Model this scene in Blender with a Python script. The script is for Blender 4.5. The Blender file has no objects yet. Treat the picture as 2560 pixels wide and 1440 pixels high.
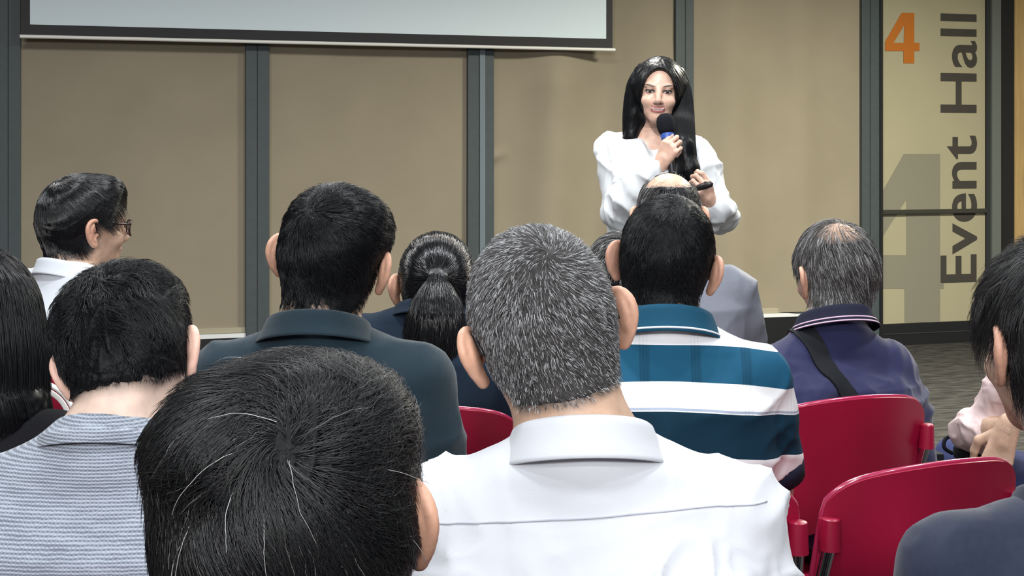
import bpy, bmesh, math, random
import numpy as np
from mathutils import Matrix, Vector

# ------------------------------------------------------------------ camera, light, exposure
SC = bpy.context.scene
COL = SC.collection
A = math.radians(17.4)            # the camera is turned this far from the front wall's normal
CA, SA = math.cos(A), math.sin(A)
EYE = 1.36                        # camera height
FPX = 3600.0                      # focal length in pixels of the 2560 wide frame
HOR = 380.0                       # horizon row
WALL = 8.88                       # distance of the front wall

def w2(xc, yc):                   # view ground coordinates -> room coordinates
    return (xc * CA + yc * SA, -xc * SA + yc * CA)

def rp(p):                        # (x, y, z) measured along the view -> room
    q = w2(p[0], p[1]); return Vector((q[0], q[1], p[2]))

cam = bpy.data.cameras.new('camera'); camo = bpy.data.objects.new('camera', cam); COL.objects.link(camo)
cam.sensor_width = 36.0; cam.lens = FPX / 2560 * 36.0
cam.shift_y = -(720 - HOR) / 2560
cam.clip_start = 0.05
camo.location = (0, 0, EYE); camo.rotation_euler = (math.pi / 2, 0, -A)
SC.camera = camo
SC.view_settings.view_transform = 'Standard'; SC.view_settings.look = 'None'
SC.view_settings.gamma = 1.0; SC.view_settings.use_curve_mapping = False
SC.view_settings.exposure = 0.0
wd = bpy.data.worlds.new('world'); SC.world = wd; wd.use_nodes = True
wd.node_tree.nodes['Background'].inputs[0].default_value = (0.8, 0.9, 1.0, 1)
wd.node_tree.nodes['Background'].inputs[1].default_value = 0.1
CEIL = 3.3

def area(name, xc, yc, z, size, power, color=(0.93, 0.97, 1.0), spread=180, aim=None):
    l = bpy.data.lights.new(name, 'AREA'); l.shape = 'DISK'; l.size = size; l.energy = power
    l.color = color; l.spread = math.radians(spread)
    o = bpy.data.objects.new(name, l); COL.objects.link(o)
    o.location = rp((xc, yc, z))
    if aim is not None:
        o.rotation_euler = (rp(aim) - o.location).to_track_quat('-Z', 'Y').to_euler()
    return o

# recessed ceiling downlights over the audience
for (lx, ly, lp) in ((-1.9, -1.7, 22), (-0.3, -1.8, 24), (1.4, -1.7, 22), (-1.5, 0.7, 10), (0.1, 0.6, 11), (1.7, 0.8, 11),
                     (-1.6, 2.8, 17), (0.0, 2.9, 19), (1.7, 2.9, 19), (-1.4, 4.7, 9), (0.6, 4.7, 10), (2.4, 4.7, 11)):
    area('ceiling_downlight', lx, ly, CEIL - 0.03, 0.30, lp * 1.65, spread=150)
# soft fill lights added behind the camera to brighten necks and backs
for lx in (-1.6, 0.2, 2.0):
    area('rear_fill_light', lx, -3.3, CEIL - 0.25, 0.8, 36, (0.98, 0.98, 1.0), 110, (lx * 0.6, 3.0, 1.0))
# stage spots near the speaker and wall washers (warmer to the door side)
area('stage_spotlight', -0.2, 3.0, CEIL - 0.05, 0.25, 8, (1.0, 0.97, 0.93), 60, (0.55, 5.2, 1.35))
area('wall_washer', -2.2, 5.4, CEIL - 0.05, 0.9, 60, (0.98, 0.97, 0.96), 165)
area('wall_washer', 0.2, 6.0, CEIL - 0.05, 0.9, 72, (1.0, 0.97, 0.92), 165)
area('wall_washer', 2.9, 7.0, CEIL - 0.05, 0.9, 300, (1.0, 0.96, 0.80), 165)

# ------------------------------------------------------------------ materials
MATS = {}
def mat(name, color=(0.5, 0.5, 0.5), rough=0.6, metal=0.0, spec=0.5, noise=0.0, nscale=20, bump=0.0, bscale=200,
        stretch=(1, 1, 1), sheen=0.0, coat=0.0, emit=None, sss=0.0):
    if name in MATS: return MATS[name]
    m = bpy.data.materials.new(name); m.use_nodes = True; MATS[name] = m
    nt = m.node_tree; b = nt.nodes['Principled BSDF']
    b.inputs['Base Color'].default_value = (*color, 1); b.inputs['Roughness'].default_value = rough
    b.inputs['Metallic'].default_value = metal; b.inputs['Specular IOR Level'].default_value = spec
    b.inputs['Sheen Weight'].default_value = sheen; b.inputs['Coat Weight'].default_value = coat
    if emit: b.inputs['Emission Color'].default_value = (*emit[:3], 1); b.inputs['Emission Strength'].default_value = emit[3]
    if sss: b.inputs['Subsurface Weight'].default_value = sss; b.inputs['Subsurface Radius'].default_value = (0.012, 0.004, 0.002); b.inputs['Subsurface Scale'].default_value = 1.0
    if noise or bump:
        tc = nt.nodes.new('ShaderNodeTexCoord'); mp = nt.nodes.new('ShaderNodeMapping')
        nt.links.new(tc.outputs['Object'], mp.inputs['Vector']); mp.inputs['Scale'].default_value = stretch
    if noise:
        n = nt.nodes.new('ShaderNodeTexNoise'); n.inputs['Scale'].default_value = nscale; n.inputs['Detail'].default_value = 5
        nt.links.new(mp.outputs[0], n.inputs['Vector'])
        r = nt.nodes.new('ShaderNodeValToRGB'); e = r.color_ramp.elements
        e[0].position = 0.3; e[1].position = 0.7
        e[0].color = (*[c * (1 - noise) for c in color], 1); e[1].color = (*[min(1, c * (1 + noise)) for c in color], 1)
        nt.links.new(n.outputs[0], r.inputs[0]); nt.links.new(r.outputs[0], b.inputs['Base Color'])
    if bump:
        n2 = nt.nodes.new('ShaderNodeTexNoise'); n2.inputs['Scale'].default_value = bscale; n2.inputs['Detail'].default_value = 3
        nt.links.new(mp.outputs[0], n2.inputs['Vector'])
        bp = nt.nodes.new('ShaderNodeBump'); bp.inputs['Strength'].default_value = bump; bp.inputs['Distance'].default_value = 0.002
        nt.links.new(n2.outputs[0], bp.inputs['Height']); nt.links.new(bp.outputs[0], b.inputs['Normal'])
    return m

def skin_mat(name, rough=0.45):
    if name in MATS: return MATS[name]
    m = mat(name, (0.5, 0.3, 0.2), rough, spec=0.45, bump=0.12, bscale=260, sss=0.06)
    nt = m.node_tree; b = nt.nodes['Principled BSDF']
    at = nt.nodes.new('ShaderNodeAttribute'); at.attribute_name = 'tint'
    n = nt.nodes.new('ShaderNodeTexNoise'); n.inputs['Scale'].default_value = 45; n.inputs['Detail'].default_value = 4
    tc = nt.nodes.new('ShaderNodeTexCoord'); nt.links.new(tc.outputs['Object'], n.inputs['Vector'])
    mr = nt.nodes.new('ShaderNodeMapRange'); mr.inputs[1].default_value = 0.3; mr.inputs[2].default_value = 0.7
    mr.inputs[3].default_value = 0.84; mr.inputs[4].default_value = 1.12
    nt.links.new(n.outputs[0], mr.inputs[0])
    mx = nt.nodes.new('ShaderNodeVectorMath'); mx.operation = 'SCALE'
    nt.links.new(at.outputs['Color'], mx.inputs[0]); nt.links.new(mr.outputs[0], mx.inputs['Scale'])
    nt.links.new(mx.outputs[0], b.inputs['Base Color'])
    return m

def hair_mat(name, c0, c1, rough=0.38, white=0.0, wcol=(0.5, 0.5, 0.5), spec=0.5):
    """strand material: each strand takes a tone between c0 and c1; a share `white` of them is grey"""
    if name in MATS: return MATS[name]
    m = mat(name, c0, rough, spec=spec)
    nt = m.node_tree; b = nt.nodes['Principled BSDF']
    hi = nt.nodes.new('ShaderNodeHairInfo'); r = nt.nodes.new('ShaderNodeValToRGB')
    e = r.color_ramp.elements; e[0].color = (*c0, 1); e[1].color = (*c1, 1); e[1].position = max(0.05, 1 - white)
    if white:
        x = r.color_ramp.elements.new(min(0.999, 1 - white + 0.02)); x.color = (*wcol, 1)
    nt.links.new(hi.outputs['Random'], r.inputs[0]); nt.links.new(r.outputs[0], b.inputs['Base Color'])
    return m

# ------------------------------------------------------------------ mesh helpers
def tag(o, label=None, cat=None, group=None, kind=None):
    if label: o['label'] = label
    if cat: o['category'] = cat
    if group: o['group'] = group
    if kind: o['kind'] = kind
    return o

def mesh_np(name, v, faces, smooth=True):
    """faces: (n,4) or (n,3) int array"""
    v = np.asarray(v, np.float32); f = np.asarray(faces, np.int32); k = f.shape[1]
    me = bpy.data.meshes.new(name)
    me.vertices.add(len(v)); me.vertices.foreach_set('co', v.ravel())
    me.loops.add(f.size); me.loops.foreach_set('vertex_index', f.ravel())
    me.polygons.add(len(f)); me.polygons.foreach_set('loop_start', np.arange(0, f.size, k, dtype=np.int32))
    me.update(calc_edges=True)
    if smooth: me.polygons.foreach_set('use_smooth', np.ones(len(f), bool))
    return me

def link(name, me, m=None, parent=None):
    o = bpy.data.objects.new(name, me); COL.objects.link(o)
    if m is not None: me.materials.append(m)
    if parent is not None: o.parent = parent
    return o

def obj(name, bm, m, parent=None, smooth=False, angle=None):
    me = bpy.data.meshes.new(name)
    bmesh.ops.recalc_face_normals(bm, faces=bm.faces)
    bm.to_mesh(me); bm.free()
    if smooth: me.polygons.foreach_set('use_smooth', np.ones(len(me.polygons), bool))
    if angle: me.set_sharp_from_angle(angle=math.radians(angle))
    return link(name, me, m, parent)

def box(bm, lo, hi, bevel=0.0):
    r = bmesh.ops.create_cube(bm, size=1.0)
    vs = r['verts']
    for v in vs:
        v.co = Vector([lo[i] + (v.co[i] + 0.5) * (hi[i] - lo[i]) for i in range(3)])
    if bevel:
        es = {e for v in vs for e in v.link_edges}
        bmesh.ops.bevel(bm, geom=list(es), offset=bevel, segments=2, affect='EDGES', profile=0.6)

def tube(bm, pts, rads, n=12, cap=True):
    pts = [Vector(p) for p in pts]
    if not hasattr(rads, '__len__'): rads = [rads] * len(pts)
    rings = []; up = None
    for i, p in enumerate(pts):
        d = (pts[min(i + 1, len(pts) - 1)] - pts[max(i - 1, 0)]).normalized()
        if up is None:
            up = d.orthogonal().normalized()
        up = (up - d * up.dot(d)).normalized(); s = d.cross(up)
        rings.append([bm.verts.new(p + (up * math.cos(t) + s * math.sin(t)) * rads[i]) for t in [2 * math.pi * k / n for k in range(n)]])
    for a, b in zip(rings, rings[1:]):
        for k in range(n): bm.faces.new((a[k], a[(k + 1) % n], b[(k + 1) % n], b[k]))
    if cap:
        bm.faces.new(rings[0][::-1]); bm.faces.new(rings[-1])

def sheet(bm, fn, nu, nv, thick):
    """thick sheet from fn(u, v) -> Vector, u, v in 0..1; offset along the normal by thick"""
    P = [[Vector(fn(i / nu, j / nv)) for j in range(nv + 1)] for i in range(nu + 1)]
    def nrm(i, j):
        a = P[min(i + 1, nu)][j] - P[max(i - 1, 0)][j]; b = P[i][min(j + 1, nv)] - P[i][max(j - 1, 0)]
        return a.cross(b).normalized()
    F = [[bm.verts.new(P[i][j]) for j in range(nv + 1)] for i in range(nu + 1)]
    B = [[bm.verts.new(P[i][j] + nrm(i, j) * thick) for j in range(nv + 1)] for i in range(nu + 1)]
    for i in range(nu):
        for j in range(nv):
            bm.faces.new((F[i][j], F[i + 1][j], F[i + 1][j + 1], F[i][j + 1]))
            bm.faces.new((B[i][j], B[i][j + 1], B[i + 1][j + 1], B[i + 1][j]))
    for i in range(nu):
        for j in (0, nv): bm.faces.new((F[i][j], F[i + 1][j], B[i + 1][j], B[i][j]))
    for j in range(nv):
        for i in (0, nu): bm.faces.new((F[i][j], F[i][j + 1], B[i][j + 1], B[i][j]))

def catmull(pts, n):
    pts = [np.asarray(p, float) for p in pts]; P = [2 * pts[0] - pts[1]] + pts + [2 * pts[-1] - pts[-2]]
    out = []
    for i in range(1, len(P) - 2):
        for t in np.linspace(0, 1, n, endpoint=False):
            a, b, c, d = P[i - 1], P[i], P[i + 1], P[i + 2]
            out.append(0.5 * ((2 * b) + (c - a) * t + (2 * a - 5 * b + 4 * c - d) * t * t + (3 * b - a - 3 * c + d) * t ** 3))
    out.append(P[-2]); return out

# ------------------------------------------------------------------ noise
_rs = np.random.RandomState(7); _T = _rs.rand(64, 64, 64).astype(np.float32)
def vnoise(p):
    p = np.asarray(p, np.float32); i = np.floor(p).astype(int); f = p - i; f = f * f * (3 - 2 * f)
    r = 0
    for dx in (0, 1):
        for dy in (0, 1):
            for dz in (0, 1):
                w = (f[:, 0] if dx else 1 - f[:, 0]) * (f[:, 1] if dy else 1 - f[:, 1]) * (f[:, 2] if dz else 1 - f[:, 2])
                r = r + w * _T[(i[:, 0] + dx) & 63, (i[:, 1] + dy) & 63, (i[:, 2] + dz) & 63]
    return r * 2 - 1

# ------------------------------------------------------------------ signed distance fields -> one smooth mesh
def smin(a, b, k):
    if k <= 0: return np.minimum(a, b)
    h = np.clip(0.5 + 0.5 * (b - a) / k, 0, 1)
    return b + (a - b) * h - k * h * (1 - h)
def smax(a, b, k): return -smin(-a, -b, k)

class Frame:
    def __init__(s, R=None, c=(0, 0, 0), k=1.0):
        s.R = np.eye(3) if R is None else np.asarray(R, float); s.c = np.asarray(c, float); s.k = k
    def to(s, p): return s.c + s.k * (np.asarray(p, float) @ s.R.T)
    def loc(s, x, y, z):
        x, y, z = x - s.c[0], y - s.c[1], z - s.c[2]; R = s.R
        return ((R[0, 0] * x + R[1, 0] * y + R[2, 0] * z) / s.k, (R[0, 1] * x + R[1, 1] * y + R[2, 1] * z) / s.k, (R[0, 2] * x + R[1, 2] * y + R[2, 2] * z) / s.k)

def rot(yaw=0, pitch=0, roll=0):
    """yaw > 0 turns to the own left, pitch > 0 looks down, roll > 0 tilts to the own right"""
    y, p, r = map(math.radians, (yaw, pitch, roll))
    return np.array(Matrix.Rotation(y, 3, 'Z') @ Matrix.Rotation(-p, 3, 'X') @ Matrix.Rotation(r, 3, 'Y'))

def d_ell(x, y, z, c, r):
    x, y, z = x - c[0], y - c[1], z - c[2]
    k0 = np.sqrt((x / r[0]) ** 2 + (y / r[1]) ** 2 + (z / r[2]) ** 2)
    k1 = np.sqrt((x / r[0] ** 2) ** 2 + (y / r[1] ** 2) ** 2 + (z / r[2] ** 2) ** 2) + 1e-6
    return k0 * (k0 - 1) / k1

def d_cone(x, y, z, a, b, ra, rb):
    d = [b[i] - a[i] for i in range(3)]; L = sum(t * t for t in d) + 1e-12
    x, y, z = x - a[0], y - a[1], z - a[2]
    t = np.clip((x * d[0] + y * d[1] + z * d[2]) / L, 0, 1)
    return np.sqrt((x - t * d[0]) ** 2 + (y - t * d[1]) ** 2 + (z - t * d[2]) ** 2) - (ra + (rb - ra) * t)

class Grid:
    def __init__(s, xs, ys, zs):
        s.xs, s.ys, s.zs = [np.asarray(a, np.float32) for a in (xs, ys, zs)]
        s.v = np.ones((len(xs), len(ys), len(zs)), np.float32)
    def _sl(s, lo, hi):
        sl = []
        for a, l, h in zip((s.xs, s.ys, s.zs), lo, hi):
            sl.append(slice(max(0, int(np.searchsorted(a, l)) - 1), min(len(a), int(np.searchsorted(a, h)) + 1)))
        return tuple(sl)
    def apply(s, fn, lo, hi, k=0.0, op='add', m=0.03):
        sl = s._sl([l - m - k for l in lo], [h + m + k for h in hi])
        if any(q.stop <= q.start for q in sl): return
        X, Y, Z = s.xs[sl[0]][:, None, None], s.ys[sl[1]][None, :, None], s.zs[sl[2]][None, None, :]
        d = fn(X, Y, Z).astype(np.float32); b = s.v[sl]
        s.v[sl] = smin(b, d, k) if op == 'add' else (smax(b, -d, k) if op == 'sub' else smax(b, d, k))
    def cone(s, a, b, ra, rb, k=0.0, op='add'):
        r = max(ra, rb); lo = [min(a[i], b[i]) - r for i in range(3)]; hi = [max(a[i], b[i]) + r for i in range(3)]
        s.apply(lambda x, y, z: d_cone(x, y, z, a, b, ra, rb), lo, hi, k, op)
    def ell(s, F, c, r, k=0.0, op='add'):
        R = max(r) * F.k; C = F.to(c)
        def fn(x, y, z):
            q = F.loc(x, y, z); return d_ell(*q, c, r) * F.k
        s.apply(fn, C - R, C + R, k, op)
    def chain(s, pts, rads, k=0.0, op='add'):
        for i in range(len(pts) - 1): s.cone(pts[i], pts[i + 1], rads[i], rads[i + 1], k, op)
    def mesh(s):
        V = s.v; nx, ny, nz = V.shape; I = V < 0
        cnt = np.zeros((nx - 1, ny - 1, nz - 1), np.int8)
        for a in (0, 1):
            for b in (0, 1):
                for c in (0, 1): cnt += I[a:nx - 1 + a, b:ny - 1 + b, c:nz - 1 + c]
        act = (cnt > 0) & (cnt < 8); ci = np.argwhere(act)
        idx = np.full(act.shape, -1, np.int32); idx[act] = np.arange(len(ci))
        i, j, k = ci.T; acc = np.zeros((len(ci), 3), np.float64); n = np.zeros(len(ci))
        ax = (s.xs, s.ys, s.zs)
        for axis in range(3):
            for p in (0, 1):
                for q in (0, 1):
                    o0 = [0, 0, 0]; oth = [t for t in range(3) if t != axis]; o0[oth[0]] = p; o0[oth[1]] = q
                    o1 = list(o0); o1[axis] = 1
                    a = V[i + o0[0], j + o0[1], k + o0[2]]; b = V[i + o1[0], j + o1[1], k + o1[2]]
                    m = (a < 0) != (b < 0)
                    t = np.where(m, a / np.where(m, a - b, 1), 0)
                    P = np.stack([ax[d][ci[:, d] + o0[d]] for d in range(3)], 1).astype(np.float64)
                    P[:, axis] += t * (ax[axis][ci[:, axis] + 1] - ax[axis][ci[:, axis]])
                    acc += P * m[:, None]; n += m
        verts = acc / n[:, None]
        F = []
        for axis in range(3):
            sl0 = [slice(None)] * 3; sl1 = [slice(None)] * 3
            sl0[axis] = slice(0, -1); sl1[axis] = slice(1, None)
            a, b = I[tuple(sl0)], I[tuple(sl1)]
            e = np.argwhere(a != b); oth = [t for t in range(3) if t != axis]
            ok = np.ones(len(e), bool)
            for t in oth: ok &= (e[:, t] > 0) & (e[:, t] < V.shape[t] - 1)
            e = e[ok]; quad = []
            for (du, dv) in ((-1, -1), (0, -1), (0, 0), (-1, 0)):
                c = e.copy(); c[:, oth[0]] += du; c[:, oth[1]] += dv
                quad.append(idx[c[:, 0], c[:, 1], c[:, 2]])
            quad = np.stack(quad, 1)
            flip = a[tuple(e.T)] if axis != 1 else ~a[tuple(e.T)]
            quad = np.where(flip[:, None], quad, quad[:, ::-1])
            F.append(quad)
        return verts, np.concatenate(F)

def axis(lo, hi, flo, fhi, coarse, fine):
    flo, fhi = max(lo, flo), min(hi, fhi)
    a = np.linspace(lo, flo, max(2, int((flo - lo) / coarse) + 1), endpoint=False) if flo > lo + coarse else np.array([lo - 1e-4])
    b = np.linspace(flo, fhi, int((fhi - flo) / fine) + 1)
    c = np.linspace(fhi, hi, max(2, int((hi - fhi) / coarse) + 1))[1:] if hi > fhi + coarse else np.array([])
    return np.concatenate([a, b, c])

def vnormals(v, f):
    n = np.cross(v[f[:, 2]] - v[f[:, 0]], v[f[:, 3]] - v[f[:, 1]])
    N = np.zeros_like(v)
    for k in range(4): np.add.at(N, f[:, k], n)
    return N / (np.linalg.norm(N, axis=1, keepdims=True) + 1e-12)

# ------------------------------------------------------------------ people
EARS = (0.079, -0.012, -0.012)
def cranium(x, y, z):
    d = d_ell(x, y, z, (0, -0.012, 0.027), (0.075, 0.096, 0.086))
    d = smin(d, d_ell(x, y, z, (0, -0.055, -0.005), (0.060, 0.050, 0.055)), 0.03)
    return smin(d, d_ell(x, y, z, (0, 0.022, -0.005), (0.068, 0.062, 0.075)), 0.03)

def add_head(G, F, NB, nr=0.056, female=False, fat=1.0, ears=True):
    e = lambda c, r, k, op='add': G.ell(F, c, r, k, op)
    e((0, -0.012, 0.027), (0.075, 0.096, 0.086), 0.0)
    e((0, -0.055, -0.005), (0.060, 0.050, 0.055), 0.03)
    jw = 0.93 if female else 1.0
    e((0, 0.022, -0.005), (0.068, 0.062, 0.075), 0.03)
    e((0, 0.028, -0.052), (0.058 * jw * fat, 0.060, 0.056), 0.025)
    e((0, 0.066, -0.092), (0.026 * jw, 0.022, 0.019), 0.03)
    # neck: from the skull base to the shoulders
    top = F.to((0, -0.022, -0.045)); G.cone(top, NB, nr * F.k, nr * F.k * 1.08, 0.03)
    # nape muscles run up to the occiput
    G.cone(F.to((0, -0.058, -0.045)), (NB[0], NB[1] - 0.028, NB[2] - 0.01), 0.030, 0.036, 0.03)
    # face
    for s in (-1, 1):
        e((s * 0.031, 0.094, 0.004), (0.017, 0.015, 0.012), 0.012, 'sub')
        e((s * 0.031, 0.076, 0.003), (0.0125, 0.0125, 0.0125), 0.003)
        e((s * 0.031, 0.079, 0.021), (0.020, 0.010, 0.007), 0.012)
        e((s * 0.038, 0.066, -0.032), (0.021, 0.019, 0.017), 0.02)
        e((s * 0.010, 0.094, -0.036), (0.0075, 0.010, 0.0075), 0.006)
    G.cone(F.to((0, 0.084, 0.008)), F.to((0, 0.106, -0.030)), 0.0075, 0.0105, 0.012)
    e((0, 0.085, -0.058), (0.024, 0.012, 0.0055), 0.008)
    e((0, 0.083, -0.068), (0.019, 0.012, 0.006), 0.008)
    e((0, 0.096, -0.063), (0.022, 0.008, 0.0020), 0.003, 'sub')
    if ears:
        for s in (-1, 1): add_ear(G, F, s, 1.0)

def ear_frame(F, s):
    """origin at the ear canal, local x outward, y to the front, z up"""
    out = math.radians(19); back = math.radians(12)
    M = Matrix.Rotation(s * out, 3, 'Z') @ Matrix.Rotation(back, 3, 'X')
    return Frame(F.R @ np.array(M), F.to((s * 0.0745, -0.004, -0.012)), F.k)

def add_ear(G, F, s, k=1.0):
    E = ear_frame(F, s)
    P = lambda y, z, x: E.to((s * x, y, z))
    # the plate of the auricle stands back and out from the head
    G.ell(E, (s * 0.010, -0.013, 0.006), (0.0055, 0.0165, 0.027), 0.006)
    G.ell(E, (s * 0.010, -0.009, -0.022), (0.0055, 0.010, 0.011), 0.006)
    hx = [(0.010, 0.010, 0.006), (0.011, 0.026, 0.010), (0.000, 0.034, 0.013), (-0.015, 0.034, 0.016), (-0.027, 0.024, 0.018),
          (-0.030, 0.008, 0.018), (-0.025, -0.010, 0.015), (-0.017, -0.022, 0.012), (-0.010, -0.029, 0.011), (-0.002, -0.028, 0.009)]
    pts = catmull([P(*h) for h in hx], 3)
    G.chain(pts, [0.0042 * F.k] * len(pts), 0.004)
    ah = [(-0.006, 0.024, 0.014), (-0.016, 0.012, 0.017), (-0.015, -0.006, 0.016), (-0.006, -0.017, 0.013)]
    pts = catmull([P(*h) for h in ah], 3); G.chain(pts, [0.0032 * F.k] * len(pts), 0.004)
    G.ell(E, (s * 0.020, -0.005, -0.001), (0.010, 0.0085, 0.012), 0.005, 'sub')
    G.ell(E, (s * 0.009, 0.004, -0.004), (0.006, 0.004, 0.006), 0.004)

# ---- hands -------------------------------------------------------
FING = [(-0.026, 0.082, (0.040, 0.024, 0.019), 0.0082), (-0.008, 0.087, (0.045, 0.028, 0.020), 0.0084),
        (0.010, 0.083, (0.042, 0.026, 0.019), 0.0080), (0.026, 0.074, (0.032, 0.019, 0.017), 0.0070)]
def hand(F, side, curl=((25, 30, 20),) * 4, spread=4, thumb=((-0.050, 0.050, -0.022), (-0.052, 0.078, -0.034), (-0.048, 0.100, -0.044)), res=0.0028):
    """hand frame: wrist at the origin, fingers +y, back of the hand +z, thumb at -x for side +1 (a right hand seen from its back)"""
    P = []
    def pt(p): return F.to((side * p[0], p[1], p[2]))
    for fi, (kx, ky, L, r) in enumerate(FING):
        P.append((pt((kx * 0.55, 0.0, 0)), pt((kx, ky, 0.002)), 0.0125, 0.0105, 0.012))
        a = 0.0; p = np.array((kx, ky, 0.002)); sp = math.radians((fi - 1.5) * spread)
        c = curl[fi]
        for q in range(3):
            a += math.radians(c[q])
            d = np.array((math.sin(sp) * math.cos(a), math.cos(sp) * math.cos(a), -math.sin(a)))
            n = p + d * L[q]
            P.append((pt(p), pt(n), r * (1.05 - 0.08 * q), r * (0.97 - 0.10 * q), 0.003)); p = n
    P.append((pt((0, -0.015, 0)), pt((0, 0.03, -0.002)), 0.024, 0.022, 0.012))
    t = [np.array((-0.018, 0.020, -0.008))] + [np.array(q) for q in thumb]; rr = (0.0155, 0.0115, 0.0098, 0.0078)
    for i in range(3): P.append((pt(t[i]), pt(t[i + 1]), rr[i], rr[i + 1], 0.006))
    al = np.array([q for p in P for q in (p[0], p[1])]); lo, hi = al.min(0) - 0.03, al.max(0) + 0.03
    G = Grid(*[np.arange(lo[i], hi[i], res) for i in range(3)])
    for a, b, ra, rb, k in P: G.cone(a, b, ra * F.k, rb * F.k, k)
    return G.mesh()

# ---- hair fields -------------------------------------------------
def lerp_tab(v, xs, ys): return np.interp(v, xs, ys)
def hair_cut(st):
    """positive where no hair grows (head coordinates)"""
    zn = st.get('nape', -0.085); fr = st.get('front', 0.0)
    if 'cutfn' in st: return st['cutfn']
    def cut(x, y, z):
        yf = np.interp(z, [-0.12, -0.035, -0.005, 0.03, 0.055, 0.085, 0.12], np.array([-0.02, -0.006, 0.012, 0.040, 0.056, 0.084, 0.10]) + fr)
        zz = np.interp(y + 0 * x, [-0.12, -0.055, -0.030, -0.012, 0.02], [zn, zn + 0.002, zn + 0.026, -0.045, -0.035])
        zz = zz + np.abs(x) * 0.12
        c = smax(y - yf, zz - z, 0.01)
        for s in (-1, 1):
            c = smax(c, -d_ell(x, y, z, (s * 0.088, 0.002, -0.014), (0.030, 0.024, 0.040)), 0.006)
        for (q, r) in st.get('bald', ()):
            c = smax(c, -d_ell(x, y, z, q, r), 0.01)
        return c
    return cut

def skull(st, x, y, z):
    d = cranium(x, y, z)
    for c in (st.get('_neck', ()) if st.get('neck', True) else ()): d = smin(d, d_cone(x, y, z, *c), 0.03)
    return d

def hair_field(st):
    t = st.get('t', 0.008)
    def f(x, y, z):
        up = np.clip((z - 0.0) / 0.09, 0, 1); lowb = np.clip((-z - 0.02) / 0.06, 0, 1)
        d = skull(st, x, y, z) - (np.maximum(t * (1 - lowb * st.get('fade', 0.6)), 0.0038) + st.get('top', 0.0) * up)
        for V in st.get('vol', ()):
            d = smin(d, d_ell(x, y, z, V[0], V[1]), V[2]) if len(V) == 3 else smin(d, d_cone(x, y, z, *V[:4]), V[4])
        return d
    return f

def frame_dir(p, w, swirl, down):
    d = p - w; n = np.linalg.norm(d, axis=1, keepdims=True) + 1e-6; d = d / n
    return d

def field_grad(f, p, h=0.002):
    x, y, z = p.T
    g = np.stack([f(x + h, y, z) - f(x - h, y, z), f(x, y + h, z) - f(x, y - h, z), f(x, y, z + h) - f(x, y, z - h)], 1)
    return g / (np.linalg.norm(g, axis=1, keepdims=True) + 1e-9)

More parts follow.
